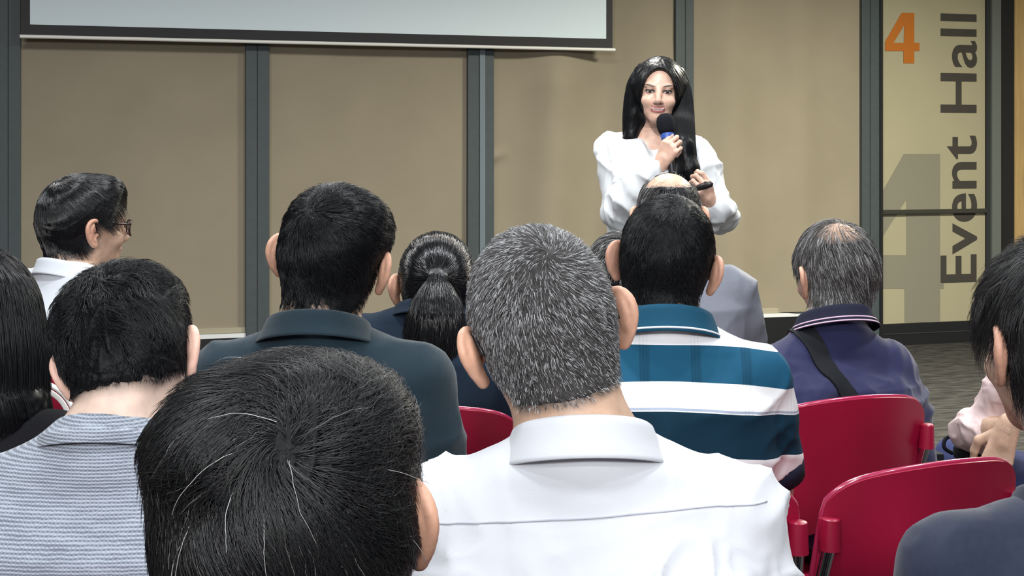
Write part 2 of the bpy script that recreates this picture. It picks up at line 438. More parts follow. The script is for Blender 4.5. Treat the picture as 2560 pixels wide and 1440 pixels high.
def make_strands(name, F, st, m, parent, seed=1, extra_seed=None):
    """many thin hairs that follow the scalp: away from the crown whorl, then down"""
    rs = np.random.RandomState(seed); N = st.get('n', 5000); f = hair_field(st); cut = hair_cut(st)
    c0 = np.array((0, -0.012, 0.015))
    d = rs.normal(size=(int(N * 2.6), 3)); d /= np.linalg.norm(d, axis=1, keepdims=True)
    lo = np.full(len(d), 0.03); hi = np.full(len(d), 0.20)
    for _ in range(12):
        mid = (lo + hi) / 2; p = c0 + d * mid[:, None]; v = f(*p.T)
        lo = np.where(v < 0, mid, lo); hi = np.where(v < 0, hi, mid)
    p = c0 + d * lo[:, None]
    cv = cut(*p.T); keep = cv < st.get('edge', 0.004)
    thin = st.get('thin')            # list of (centre, radius, keep share)
    if thin:
        for (q, r, sh) in thin:
            near = np.linalg.norm((p - np.array(q)), axis=1) < r
            keep &= (~near) | (rs.rand(len(p)) < sh)
    if st.get('thin_bald'):          # sparse hair over the bald area
        b = np.zeros(len(p), bool)
        for (q, r) in st['bald']: b |= d_ell(*p.T, q, r) < 0
        full = dict(st); full['bald'] = (); cf = hair_cut(full)(*p.T) < 0.004
        keep |= b & cf & (rs.rand(len(p)) < st['thin_bald'])
    p = p[keep][:N]; N = len(p)
    w = np.array(st.get('whorl', (0.012, -0.085, 0.085))); sw = st.get('swirl', 0.35); grav = st.get('grav', 0.5)
    L = st.get('len', 0.03) * rs.uniform(0.6, 1.25, N)
    lf = st.get('len_low', None)
    if lf is not None: L *= np.interp(p[:, 2], [-0.07, 0.02, 0.07], [lf, 1, 1])
    K = st.get('k', 7); lift = st.get('lift', 0.25); wild = st.get('wild', 0.25)
    pts = np.zeros((N, K, 3)); pts[:, 0] = p - field_grad(f, p) * 0.002
    cl = np.stack([vnoise(p * st.get('clump', 70) + 9 * a + seed) for a in range(3)], 1)
    fwd = st.get('fwd', 0.0)
    tgt = st.get('target')
    q = p.copy()
    for i in range(1, K):
        g = field_grad(f, q)
        if tgt is not None:
            t = np.array(tgt) - q; t /= np.linalg.norm(t, axis=1, keepdims=True) + 1e-6
        else:
            a = q - w; a /= np.linalg.norm(a, axis=1, keepdims=True) + 1e-6
            a = a - g * np.sum(a * g, 1, keepdims=True); a /= np.linalg.norm(a, axis=1, keepdims=True) + 1e-3
            t = a + sw * np.cross(g, a) + np.array((0, fwd, -grav)) * 1.0
            if st.get('part') is not None:
                s_ = np.sign(q[:, :1] - st['part']); t = t + np.concatenate([s_ * 0.9, 0 * s_, 0 * s_], 1) * np.clip((q[:, 2:3] - 0.03) / 0.05, 0, 1)
        t = t + cl * wild * 1.5 + rs.normal(size=(N, 3)) * wild * 0.35
        t = t - g * np.sum(t * g, 1, keepdims=True); t /= np.linalg.norm(t, axis=1, keepdims=True) + 1e-6
        lf_ = lift * (1 - 0.75 * i / K) * (0.5 + 0.8 * np.abs(cl[:, :1]))
        step = t + g * lf_; step /= np.linalg.norm(step, axis=1, keepdims=True)
        q = q + step * (L / (K - 1))[:, None]
        v = f(*q.T); mx = st.get('hug', 0.008)
        q = q - field_grad(f, q) * (np.clip(v - mx, 0, 1) + np.clip(v - 0.0005, -1, 0))[:, None]
        pts[:, i] = q
    P = F.to(pts.reshape(-1, 3)).astype(np.float32)
    return curves(name, P, N, K, st.get('rad', 0.0005) * F.k, m, parent)

def curves(name, P, N, K, rad, m, parent):
    hc = bpy.data.hair_curves.new(name); hc.add_curves([K] * N)
    hc.attributes['position'].data.foreach_set('vector', np.ascontiguousarray(P, np.float32).ravel())
    r = hc.attributes.get('radius') or hc.attributes.new('radius', 'FLOAT', 'POINT')
    t = np.tile(np.linspace(1, 0.35, K), N) * rad
    r.data.foreach_set('value', t.astype(np.float32))
    hc.materials.append(m)
    o = bpy.data.objects.new(name, hc); COL.objects.link(o); o.parent = parent
    o['kind'] = 'stuff'
    return o

def make_cap(F, st, m, parent, seed=1, res=0.0035, bump=None):
    """the mass of the hair as one shell around the skull"""
    f = hair_field(st); cut = hair_cut(st); bx = st.get('box', ((-0.135, -0.135, -0.125), (0.135, 0.135, 0.150)))
    G = Grid(*[np.arange(bx[0][i], bx[1][i], st.get('res', res)) for i in range(3)])
    X, Y, Z = G.xs[:, None, None], G.ys[None, :, None], G.zs[None, None, :]
    d = f(X, Y, Z); c = cut(X + 0 * Z, Y + 0 * X + 0 * Z, Z + 0 * X + 0 * Y)
    inner = skull(st, X, Y, Z) + 0.006
    G.v = smax(smax(d, c, st.get('edge_r', 0.006)), -inner, 0.001).astype(np.float32)
    v, fc = G.mesh(); nn = vnormals(v, fc)
    w = np.array(st.get('whorl', (0.012, -0.085, 0.085))); b = st.get('tuft', 0.002)
    # locks: ridges along the growth direction, so noise varies around the whorl
    q = v - w; ang = np.arctan2(q[:, 0], q[:, 1] * 0.7 - q[:, 2] * 0.7)
    rr = np.linalg.norm(q, axis=1)
    rid = vnoise(np.stack([ang * st.get('locks', 9), rr * 22, 0 * rr + seed], 1)) + 0.6 * vnoise(np.stack([ang * st.get('locks', 9) * 2.7, rr * 45, 0 * rr + seed + 5], 1))
    v = v + nn * (b * rid + 0.3 * b * vnoise(v * 160 + seed))[:, None]
    me = mesh_np('hair', F.to(v), fc)
    return link('hair', me, m, parent)

# ---- clothes -----------------------------------------------------
def fold_noise(v, amp, seed, sc=(4, 15, 40), drag=None):
    """creases: sc = frequency along the folds, across them, and lean of the folds in degrees from vertical"""
    w = np.stack([vnoise(v * 5 + seed + 3 * a) for a in range(3)], 1)
    def lay(lean, fl, fa, sd, pw):
        c, s = math.cos(math.radians(lean)), math.sin(math.radians(lean))
        side = np.where(v[:, 0] > 0, 1.0, -1.0) if drag == 'mirror' else 1.0
        x = v[:, 0] * side
        al = x * s + v[:, 2] * c; ac = x * c - v[:, 2] * s
        n = vnoise(np.stack([ac * fa + w[:, 0] * 1.1 + sd, al * fl + w[:, 1] * 0.5, v[:, 1] * fa * 0.6 + sd * 1.7], 1))
        return (1 - np.abs(n)) ** pw
    g = np.clip(vnoise(v * 6 + seed + 41) * 1.2 + 0.8, 0.15, 1)
    g2 = np.clip(vnoise(v * 7 + seed + 77) * 1.2 + 0.6, 0, 1)
    r = lay(sc[2], sc[0], sc[1], seed, 3.0) * g + 0.7 * lay(sc[2] + 55, sc[0], sc[1] * 0.9, seed + 13, 3.0) * g2 + 0.30 * lay(sc[2] - 30, sc[0] * 2.2, sc[1] * 2.2, seed + 29, 2.5) * g
    return amp * (r - 0.45) + amp * 0.5 * vnoise(v * 7 + seed)

def torso_fn(S):
    """S rows: z, cx, cy, a, b"""
    S = np.asarray(S, float)
    def fn(x, y, z, inf=0.0):
        zz = z.ravel() if hasattr(z, 'ravel') else z
        g = lambda c: np.interp(zz, S[:, 0], S[:, c]).reshape(z.shape).astype(np.float32)
        a, b = g(3) + inf, g(4) + inf
        q = (np.abs((x - g(1)) / a) ** 2.4 + np.abs((y - g(2)) / b) ** 2.4) ** (1 / 2.4)
        d = (q - 1) * np.minimum(a, b)
        return smax(smax(d, S[0, 0] - inf - z, 0.03), z - S[-1, 0] - inf, 0.03)
    return fn

def body_prims(B):
    """skeleton of a figure: list of cones (a, b, ra, rb, k) per limb, and torso sections"""
    zs, sw, sy, NB = B['zs'], B['sw'], B['sy'], B['NB']; w = B.get('w', 1.0); dp = B.get('dp', 1.0)
    hz = B['hipz']; dl, dr = B.get('shl', 0.0), B.get('shr', 0.0)
    if B.get('S') is not None: S = B['S']
    else:
        h = zs - hz
        S = [(hz - 0.06, 0, 0, .155 * w, .115 * dp), (hz + 0.02, 0, -0.005, .168 * w, .122 * dp), (hz + h * .35, 0, -0.01 + sy * .2, .155 * w, .112 * dp),
             (hz + h * .65, 0, sy * .55 - 0.012, .165 * w, .116 * dp), (hz + h * .84, 0, sy * .85 - 0.008, .168 * w, .104 * dp), (zs - 0.03, 0, sy, .135 * w, .078), (zs + 0.005, 0, sy + .005, .09 * w, .055)]
    sh = {-1: np.array((-sw, sy, zs - 0.045 + dl)), 1: np.array((sw, sy, zs - 0.045 + dr))}
    P = dict(S=S, sh=sh, trap=[], arm={}, leg={})
    for s in (-1, 1):
        P['trap'].append(((NB[0], NB[1] - 0.012, NB[2] + B.get('trz', 0.0)), tuple(sh[s] + np.array((-s * 0.02, 0, 0.0))), 0.052, 0.046, 0.035))
        el, wr = [np.asarray(q, float) for q in B['arm'][s]]
        P['arm'][s] = [(tuple(sh[s]), tuple(sh[s] + (el - sh[s]) * 0.3), 0.054 * B.get('aw', 1), 0.049 * B.get('aw', 1)), (tuple(sh[s] + (el - sh[s]) * 0.3), tuple(el), 0.049 * B.get('aw', 1), 0.037 * B.get('aw', 1)),
                       (tuple(el), tuple(el + (wr - el) * 0.3), 0.038, 0.039), (tuple(el + (wr - el) * 0.3), tuple(wr), 0.039, 0.026)]
        hp, kn, an, to = [np.asarray(q, float) for q in B['leg'][s]]
        P['leg'][s] = [(tuple(hp), tuple(kn), 0.085, 0.056), (tuple(kn), tuple(kn + (an - kn) * .35), 0.054, 0.053), (tuple(kn + (an - kn) * .35), tuple(an), 0.053, 0.036), (tuple(an), tuple(to), 0.034, 0.028)]
    return P

def sit_legs(dx=0.0, kn=0.40, an=0.34):
    return {s: ((s * 0.09, 0.03, 0.525), (s * 0.125 + dx, kn, 0.505), (s * 0.125 + dx, an, 0.085), (s * 0.14 + dx, an + 0.15, 0.045)) for s in (-1, 1)}

def lap_arms(sw, zs):
    return {s: ((s * (sw + 0.055), 0.035, zs - 0.325), (s * 0.10, 0.25, 0.625)) for s in (-1, 1)}

PEOPLE = {}
def person(key, label, cc, Y, yaw, head, style, zs, skin=(0.50, 0.30, 0.20), hx=None, shx=None, hy=0.06, sy=0.02, sw=0.152, w=1.0, dp=1.0,
           ks=1.0, arms=None, legs=None, hipz=0.53, S=None, res=0.0032, female=False, shirt=None, pants=None, collar=None, nr=0.056,
           hairc=None, hands=None, seed=1, bodymats=None, shl=0, shr=0, fat=1.0, fade=(0.30, 0.012), nby=0.0, nbx=0.0, nbz=0.0, tint_fn=None, stand=False, cap=True, hairm=None, capm=None, group=None, aw=1.0, trz=0.0):
    cx = (cc[0] - 1280) / FPX * Y; cz = EYE - (cc[1] - HOR) / FPX * Y
    R = rot(head[0] - yaw, head[1], head[2])
    hxl = 0.0 if hx is None else hx
    if shx is not None: hxl = (cc[0] - shx) / FPX * Y
    C = np.array((hxl, hy + sy, cz))                       # cranium centre in the figure's own frame
    O = C - ks * (R @ np.array((0, -0.012, 0.027)))        # head origin
    F = Frame(R, O, ks)
    NB = np.array((hxl * 0.35 + nbx, sy + 0.012 + nby, zs + nbz))
    cyaw, syaw = math.cos(math.radians(yaw)), math.sin(math.radians(yaw))
    loc = (cx - (C[0] * cyaw - C[1] * syaw), Y - (C[0] * syaw + C[1] * cyaw))
    def tl(px, py, yd):                                    # a point of the view, in the figure's own frame
        qx, qy = (px - 1280) / FPX * yd - loc[0], yd - loc[1]
        return np.array((qx * cyaw + qy * syaw, -qx * syaw + qy * cyaw, EYE - (py - HOR) / FPX * yd))
    def td(d): return np.array((d[0] * cyaw + d[1] * syaw, -d[0] * syaw + d[1] * cyaw, d[2]))
    if callable(arms): arms = arms(tl, lap_arms(sw, zs))
    if callable(hands): hands = hands(tl, td)
    if callable(legs): legs = legs(tl)
    B = dict(zs=zs, sw=sw, sy=sy, NB=NB, w=w, dp=dp, hipz=hipz, S=S, arm=arms or lap_arms(sw, zs), leg=legs or sit_legs(), shl=shl, shr=shr, aw=aw, trz=trz)
    P = body_prims(B)
    pts = [O] + [np.array(q) for L in (P['arm'], P['leg']) for s in L for c in L[s] for q in c[:2]]
    pts = np.array(pts); lo = pts.min(0) - 0.14; hi = pts.max(0) + 0.15; lo[1] = min(lo[1], -0.16); lo[2] = -0.02
    lo[0] = min(lo[0], -0.25); hi[0] = max(hi[0], 0.25)
    ax = [axis(lo[i], hi[i], O[i] - (0.13, 0.14, 0.17)[i] * ks, O[i] + (0.13, 0.14, 0.135)[i] * ks, 0.014, res) for i in range(3)]
    G = Grid(*ax)
    tf = torso_fn(P['S']); sl = [-0.3, -0.3, P['S'][0][0] - 0.05], [0.3, 0.3, P['S'][-1][0] + 0.05]
    G.apply(tf, *sl, k=0.0)
    for c in P['trap']: G.cone(*c)
    for s in (-1, 1):
        for c in P['arm'][s]: G.cone(*c, 0.02)
        for c in P['leg'][s]: G.cone(*c, 0.02)
    add_head(G, F, NB, nr, female, fat)
    v, fc = G.mesh()
    hs = hands or {}
    wrs = {s: B['arm'][s][1] for s in (-1, 1)}
    for s in (-1, 1):
        h = hs.get(s)
        if h is None:
            el, wr = [np.asarray(q, float) for q in B['arm'][s]]; d = wr - el; d /= np.linalg.norm(d)
            y = np.array((0, 0.94, -0.34)) * 0.6 + d * 0.4; y /= np.linalg.norm(y); x = np.cross(y, (0, 0, 1)); x /= np.linalg.norm(x); z = np.cross(x, y)
            h = dict(R=np.stack([x, y, z], 1), res=0.005)
        hv, hf = hand(Frame(h['R'], np.asarray(wrs[s], float), h.get('k', 1.0)), s, **{q: h[q] for q in ('curl', 'spread', 'thumb', 'res') if q in h})
        fc = np.concatenate([fc, hf + len(v)]); v = np.concatenate([v, hv])
    # skin tone per vertex: hairline stubble, lips, brows
    hl = np.stack(F.loc(*v.T), 1); tint = np.tile(np.array(skin, float), (len(v), 1))
    st = style; cut = hair_cut(st); near = np.linalg.norm(hl, axis=1) < 0.17
    cv = np.full(len(v), 1.0); cv[near] = cut(*hl[near].T)
    onhead = near & (hl[:, 2] > -0.13)
    ec = np.minimum(d_ell(*hl.T, (0.092, -0.016, -0.010), (0.026, 0.040, 0.052)), d_ell(*hl.T, (-0.092, -0.016, -0.010), (0.026, 0.040, 0.052)))
    earm = (ec < 0) & (np.abs(hl[:, 0]) > 0.0765)
    st_f = np.clip(1 - np.maximum(cv, 0) / fade[1], 0, 1) * fade[0] * onhead * (hl[:, 1] < 0.03) * (~earm)
    hc = np.array(hairc if hairc is not None else (0.015, 0.014, 0.014))
    tint = tint * (1 - st_f[:, None]) + hc * st_f[:, None]
    red = (near & earm); tint[red] *= np.array((1.16, 0.99, 0.96))
    if tint_fn: tint = tint_fn(hl, tint, near)
    me = mesh_np('person', v, fc)
    at = me.color_attributes.new('tint', 'FLOAT_COLOR', 'POINT')
    at.data.foreach_set('color', np.concatenate([tint, np.ones((len(v), 1))], 1).astype(np.float32).ravel())
    o = link('person', me, skin_mat('skin_oily' if female and stand else 'skin', 0.38 if stand else 0.5))
    q = w2(*loc); o.location = (q[0], q[1], 0); o.rotation_euler = (0, 0, math.radians(yaw) - A)
    tag(o, label, 'person', group)
    toh = lambda q: tuple(float(t) for t in F.loc(*[float(v_) for v_ in q]))
    st['_neck'] = [((0, -0.022, -0.045), toh(NB), nr, nr * 1.08), ((0, -0.058, -0.045), toh((NB[0], NB[1] - 0.028, NB[2] - 0.01)), 0.030 / ks, 0.036 / ks)]
    if cap:
        co = make_cap(F, st, capm, o, seed)
        if st.get('n', 5000): make_strands('hair_strands', F, st, hairm or capm, co, seed)
    else: co = None
    info = dict(tl=tl, td=td, o=o, F=F, P=P, B=B, NB=NB, O=O, zs=zs, loc=loc, yaw=yaw)
    PEOPLE[key] = info
    if shirt: info['shirt'] = make_shirt(info, seed=seed, **shirt)
    if pants: make_pants(info, pants, seed)
    make_shoes(info)
    return info

def make_shirt(I, m, sleeve='long', inf=0.010, amp=0.004, res=0.007, sc=(4, 15, 40), drag=None, seed=1, hem=None, loose=0.0, nk=0.05, name='shirt', cuff=None, extra=None, wr_in=0.97):
    P, B = I['P'], I['B']; S = np.array(P['S'], float); S2 = S.copy(); S2[:, 3] += loose; S2[:, 4] += loose
    hem = hem if hem is not None else B['hipz'] - 0.03
    S2[0, 0] = hem
    ends = {}
    pr = []
    for s in (-1, 1):
        a = P['arm'][s]
        if sleeve == 'long': pr += [(c, 0.9) for c in a[:3]] + [((a[3][0], tuple(np.array(a[3][0]) + (np.array(a[3][1]) - np.array(a[3][0])) * wr_in), a[3][2], a[3][3]), 1.0)]
        else:
            A0, E = np.array(a[0][0]), np.array(a[1][1]); e = A0 + (E - A0) * sleeve
            pr += [((a[0][0], a[0][1], a[0][2], a[0][3]), 1.0), ((a[0][1], tuple(e), a[0][3], a[0][3] * 0.98 + 0.006), 1.0)]
    al = np.array([q for c, _ in pr for q in c[:2]] + [(-0.2, -0.15, hem), (0.2, 0.15, hem), tuple(I['NB'] + np.array((0, 0, 0.05)))])
    lo, hi = al.min(0) - 0.09, al.max(0) + 0.09; lo[2] = hem - 0.03; lo[1] = min(lo[1], -0.20)
    G = Grid(*[np.arange(lo[i], hi[i], res) for i in range(3)])
    tf = torso_fn(S2)
    G.apply(lambda x, y, z: tf(x, y, z, inf), [-0.35, -0.35, hem - 0.02], [0.35, 0.35, S[-1, 0] + 0.05], 0.0)
    for c in P['trap']: G.cone(c[0], c[1], c[2] + inf * .8, c[3] + inf, c[4])
    for c, q in pr:
        ra, rb = c[2] + inf + loose * 0.5, c[3] + inf * q + loose * 0.5
        if sleeve == 'long': G.cone(c[0], c[1], ra, rb, 0.02); continue
        e = np.array(c[1]); d = e - np.array(c[0]); d /= np.linalg.norm(d); r = max(ra, rb); L = np.array((c[0], c[1]))
        cl = 1.0 if np.allclose(c[1], pr[1][0][1]) or np.allclose(c[1], pr[3][0][1]) else 0.0
        G.apply(lambda x, y, z: smax(d_cone(x, y, z, c[0], c[1], ra, rb), ((x - e[0]) * d[0] + (y - e[1]) * d[1] + (z - e[2]) * d[2]) - (1 - cl) * 1.0, 0.005), L.min(0) - r, L.max(0) + r, 0.02)
    nq = np.array(I['NB']) + np.array((0, -0.028, -0.03)); G.cone(tuple(nq), tuple(nq + np.array((0, 0.002, 0.018))), 0.042 + inf, 0.038 + inf, 0.03)
    if extra: extra(G)
    # neck opening: above a plane that falls towards the front
    nb = I['NB']
    G.apply(lambda x, y, z: (z - (nb[2] + nk - (y - nb[1]) * 0.35)) + 0 * x + 0 * y, lo, hi, 0.006, 'int')
    G.apply(lambda x, y, z: (hem - z) + 0 * x + 0 * y, lo, hi, 0.004, 'int')
    v, f = G.mesh(); n = vnormals(v, f)
    if amp:
        calm = np.clip((np.linalg.norm((v - I['NB']) * (1, 1, 0.8), axis=1) - 0.085) / 0.09, 0.04, 1)
        v = v + n * (calm * fold_noise(v, amp, seed * 3.7, sc, drag))[:, None]
    return link(name, mesh_np(name, v, f), m, I['o'])

def make_pants(I, m, seed=1):
    P, B = I['P'], I['B']; al = np.array([q for s in (-1, 1) for c in P['leg'][s][:3] for q in c[:2]])
    lo, hi = al.min(0) - 0.13, al.max(0) + 0.13; hi[2] = B['hipz'] + 0.16; lo[1] = min(lo[1], -0.16); hi[0] = max(hi[0], .22); lo[0] = min(lo[0], -.22)
    G = Grid(*[np.arange(lo[i], hi[i], 0.011) for i in range(3)])
    tf = torso_fn(P['S']); G.apply(lambda x, y, z: smax(tf(x, y, z, 0.006), z - B['hipz'] - 0.10, 0.01), [-.3, -.3, B['hipz'] - .12], [.3, .3, B['hipz'] + .14])
    for s in (-1, 1):
        for c in P['leg'][s][:3]: G.cone(c[0], c[1], c[2] + 0.010, c[3] + 0.016, 0.025)
    v, f = G.mesh(); n = vnormals(v, f); v = v + n * fold_noise(v, 0.003, seed)[:, None]
    link('trousers', mesh_np('trousers', v, f), m, I['o'])

def make_shoes(I):
    for s in (-1, 1):
        a, t = [np.array(q, float) for q in I['P']['leg'][s][3][:2]]
        G = Grid(*[np.arange(min(a[i], t[i]) - 0.09, max(a[i], t[i]) + 0.12, 0.009) for i in range(3)])
        d = (t - a); d[2] = 0; d /= np.linalg.norm(d)
        h = a - d * 0.035; h[2] = 0.048; tt = t + d * 0.05; tt[2] = 0.036
        G.cone(tuple(h), tuple(tt), 0.044, 0.036, 0.01); G.cone(tuple(a), (a[0], a[1], 0.05), 0.043, 0.045, 0.02)
        side = h + np.array((-d[1], d[0], 0)) * 0.0
        G.apply(lambda x, y, z: (0.0 - z) + 0 * x + 0 * y, [-9] * 3, [9] * 3, 0.004, 'int')
        v, f = G.mesh(); link('shoe', mesh_np('shoe', v, f), mat('shoe_black', (0.02, 0.02, 0.022), 0.5), I['o'])

def make_collar(I, m, a=0.068, b=0.070, h=0.035, flap=0.042, out=0.020, z0=0.012, tilt=0.35, cx=None, cy=0.0, roll=0.0, parent=None, gap=0.35, name='collar', thick=0.0022, trim=None, trimm=None, wob=0.0, flare=0.012):
    """a folded shirt collar around the neck: stand inside, flap outside"""
    nb = I['NB']; c = np.array((nb[0] if cx is None else cx, nb[1] - 0.004 + cy, nb[2] + z0))
    prof = [(0.0, 0.0, 0.006), (0.0, h * 0.6, 0.002), (0.0, h, -0.002), (0.0, h + 0.004, 0.002), (0.12, h + 0.001, 0.006), (0.5, h - flap * 0.55, 0.006 + out * 0.5), (1.0, h - flap, 0.006 + out)]
    n = 56
    def P(u, t):
        # u around (0 = front opening), t along the profile
        ph = math.pi / 2 + gap / 2 + (2 * math.pi - gap) * u
        k = t * (len(prof) - 1); i = min(int(k), len(prof) - 2); q = k - i
        zz = prof[i][1] + (prof[i + 1][1] - prof[i][1]) * q; rr = prof[i][2] + (prof[i + 1][2] - prof[i][2]) * q
        fr = max(0, math.sin(ph)) ** 1.5
        zz -= fr * 0.012 * (t > 0.5)
        rr += wob * math.sin(ph * 5 + 1) * max(0, t - 0.5)
        x = (a + rr + flare * max(0, 0.4 - t)) * math.cos(ph); y = (b + rr + flare * max(0, .4 - t)) * math.sin(ph)
        return Vector((c[0] + x + roll * zz, c[1] + y, c[2] + zz - tilt * y + math.tan(math.radians(0)) * x + roll * -x))
    bm = bmesh.new(); sheet(bm, P, n, 24, -thick)
    o = obj(name, bm, m, parent or I['shirt'], True)
    if trim:
        for (t0, t1) in trim:
            bm = bmesh.new(); sheet(bm, lambda u, t: P(u, t0 + (t1 - t0) * t) + Vector((math.cos(math.pi / 2 + gap / 2 + (2 * math.pi - gap) * u), math.sin(math.pi / 2 + gap / 2 + (2 * math.pi - gap) * u), 0.25)) * 0.0028, n, 2, -0.0008)
            obj('collar_stripe', bm, trimm, o, True)
    return o

def hframe(y, z):
    y = np.asarray(y, float); y /= np.linalg.norm(y); z = np.asarray(z, float); z = z - y * (z @ y); z /= np.linalg.norm(z)
    return np.stack([np.cross(y, z), y, z], 1)

def guide_strands(name, F, guides, n, K, m, parent, rad=0.0005, seed=1, spread=1.0, frizz=0.002):
    """hairs laid along guide lines (points and half-widths across and deep, head coordinates)"""
    rs = np.random.RandomState(seed); out = []
    tot = sum(g[2] for g in guides)
    for pts, wid, share in guides:
        c = np.array(catmull(pts, 8)); wd = np.array(catmull([np.array(q) for q in wid], 8)); cnt = int(n * share / tot)
        T = np.linspace(0, 1, len(c)); d = np.gradient(c, axis=0); d /= np.linalg.norm(d, axis=1, keepdims=True)
        sx = np.cross(d, (0, 1, 0)); sx /= np.linalg.norm(sx, axis=1, keepdims=True) + 1e-6; sy_ = np.cross(d, sx)
        th = rs.uniform(0, 2 * np.pi, cnt); r = np.sqrt(rs.uniform(0.72, 1.02, cnt)) * spread
        t0 = rs.uniform(0, 0.10, cnt) ; t1 = rs.uniform(0.86, 1.0, cnt)
        tt = t0[:, None] + (t1 - t0)[:, None] * np.linspace(0, 1, K)
        I = lambda a: np.stack([np.interp(tt, T, a[:, k]) for k in range(a.shape[1])], -1)
        cc, ww, x_, y_ = I(c), I(wd), I(sx), I(sy_)
        ph = rs.uniform(0, 6.28, cnt)
        p = cc + x_ * (ww[..., :1] * (r * np.cos(th))[:, None, None]) + y_ * (ww[..., 1:] * (r * np.sin(th))[:, None, None])
        wv = np.sin(tt * 9 + ph[:, None])[..., None] * frizz
        p = p + x_ * wv + rs.normal(size=p.shape) * frizz * 0.25
        out.append(p)
    P = np.concatenate(out); N = len(P)
    return curves(name, F.to(P.reshape(-1, 3)), N, K, rad, m, parent)

def bvh_of(o):
    from mathutils.bvhtree import BVHTree
    return BVHTree.FromPolygons([v.co.copy() for v in o.data.vertices], [tuple(q.vertices) for q in o.data.polygons])

def seam(I, pts, m, r=0.0010, name='seam', n=60, parent=None, dirn=(0, 1, 0), off=0.0006):
    """stitched line on the back of a shirt: x, z points projected on the cloth"""
    bv = bvh_of(I['shirt']); c = catmull([(x, 0, z) for x, z in pts], n // max(1, len(pts) - 1)); out = []
    for q in c:
        h = bv.ray_cast(Vector((q[0], -0.6, q[2])), Vector(dirn))
        if h[0] is not None: out.append(h[0] + h[1] * off)
    bm = bmesh.new(); tube(bm, out, r, 6)
    return obj(name, bm, m, parent or I['shirt'], True)

# ------------------------------------------------------------------ the room
def lin(r, g, b): return tuple(((c / 255) / 12.92 if c / 255 <= 0.04045 else ((c / 255 + 0.055) / 1.055) ** 2.4) for c in (r, g, b))
def at_wall(px, py, plane=WALL):
    u = (px - 1280) / FPX; dx, dy = u * CA + SA, -u * SA + CA; t = plane / dy
    return t * dx, EYE - t * (py - HOR) / FPX
def wx(px, plane=WALL): return at_wall(px, 0, plane)[0]

X0, X1, Y0 = -4.2, 8.2, -4.8
M_wall = mat('painted_wall', lin(178, 172, 158), 0.85, noise=0.03, nscale=4)
M_mull = mat('grey_anodised_metal', lin(68, 77, 80), 0.55, metal=0.0, spec=0.4, noise=0.06, nscale=30, bump=0.05, bscale=300)
M_mull2 = mat('light_steel_strip', lin(110, 122, 130), 0.4, spec=0.5)
M_blind = mat('beige_blind_fabric', (0.295, 0.258, 0.192), 0.9, spec=0.1, noise=0.045, nscale=3.0, bump=0.25, bscale=900)
M_black = mat('black_metal', (0.008, 0.009, 0.011), 0.5)
M_seam = mat('dark_seam', (0.02, 0.024, 0.026), 0.8)

def slab(name, lo, hi, m, parent=None, kind='structure', bevel=0):
    bm = bmesh.new(); box(bm, lo, hi, bevel); o = obj(name, bm, m, parent)
    if parent is None and kind: o['kind'] = kind
    return o

m = mat('carpet', lin(62, 60, 58), 0.95, spec=0.1)
nt = m.node_tree; b = nt.nodes['Principled BSDF']; tc = nt.nodes.new('ShaderNodeTexCoord'); mp = nt.nodes.new('ShaderNodeMapping')
mp.inputs['Rotation'].default_value = (0, 0, A); mp.inputs['Scale'].default_value = (2.2, 9, 1); nt.links.new(tc.outputs['Object'], mp.inputs[0])
n1 = nt.nodes.new('ShaderNodeTexNoise'); n1.inputs['Scale'].default_value = 3.2; n1.inputs['Detail'].default_value = 8; n1.inputs['Distortion'].default_value = 0.7
nt.links.new(mp.outputs[0], n1.inputs['Vector']); r = nt.nodes.new('ShaderNodeValToRGB'); e = r.color_ramp.elements
e[0].position = 0.36; e[0].color = (*lin(44, 43, 42), 1); e[1].position = 0.66; e[1].color = (*lin(72, 71, 69), 1)
nt.links.new(n1.outputs[0], r.inputs[0]); nt.links.new(r.outputs[0], b.inputs['Base Color'])
n2 = nt.nodes.new('ShaderNodeTexNoise'); n2.inputs['Scale'].default_value = 400; nt.links.new(tc.outputs['Object'], n2.inputs['Vector'])
bp = nt.nodes.new('ShaderNodeBump'); bp.inputs['Strength'].default_value = 0.5; bp.inputs['Distance'].default_value = 0.004
nt.links.new(n2.outputs[0], bp.inputs['Height']); nt.links.new(bp.outputs[0], b.inputs['Normal'])
M_carpet = m
slab('floor', (X0, Y0, -0.1), (X1, WALL + 0.3, 0), M_carpet)
slab('ceiling', (X0, Y0, CEIL), (X1, WALL + 0.3, CEIL + 0.1), mat('ceiling_paint', (0.55, 0.56, 0.57), 0.9))
slab('wall_left', (X0 - 0.1, Y0, 0), (X0, WALL + 0.3, CEIL), M_wall)
slab('wall_right', (X1, Y0, 0), (X1 + 0.1, WALL + 0.3, CEIL), M_wall)
slab('wall_back', (X0, Y0 - 0.1, 0), (X1, Y0, CEIL), M_wall)

wf = slab('wall_front', (X0, WALL + 0.10, 0), (X1, WALL + 0.2, CEIL), mat('wall_core', (0.05, 0.05, 0.05), 0.9))
def mullion(p0, p1, strips=(), seam=None, zlo=0.0):
    x0, x1 = wx(p0), wx(p1)
    o = slab('mullion', (x0, WALL - 0.03, zlo), (x1, WALL + 0.10, CEIL), M_mull, wf, bevel=0.004)
    for (a, b2) in strips:
        slab('metal_strip', (wx(a), WALL - 0.038, zlo), (wx(b2), WALL - 0.02, CEIL), M_mull2, o)
    for q in ([] if seam is None else seam):
        slab('seam', (wx(q - 1.2), WALL - 0.0312, zlo), (wx(q + 1.2), WALL - 0.02, CEIL), M_seam, o)
mullion(-46, 52, seam=(21,))
mullion(613, 672, seam=(642,))
mullion(1167, 1232, strips=((1196, 1209),))
mullion(1685, 1730, seam=(1709,))
mullion(2150, 2193, seam=(2170,))

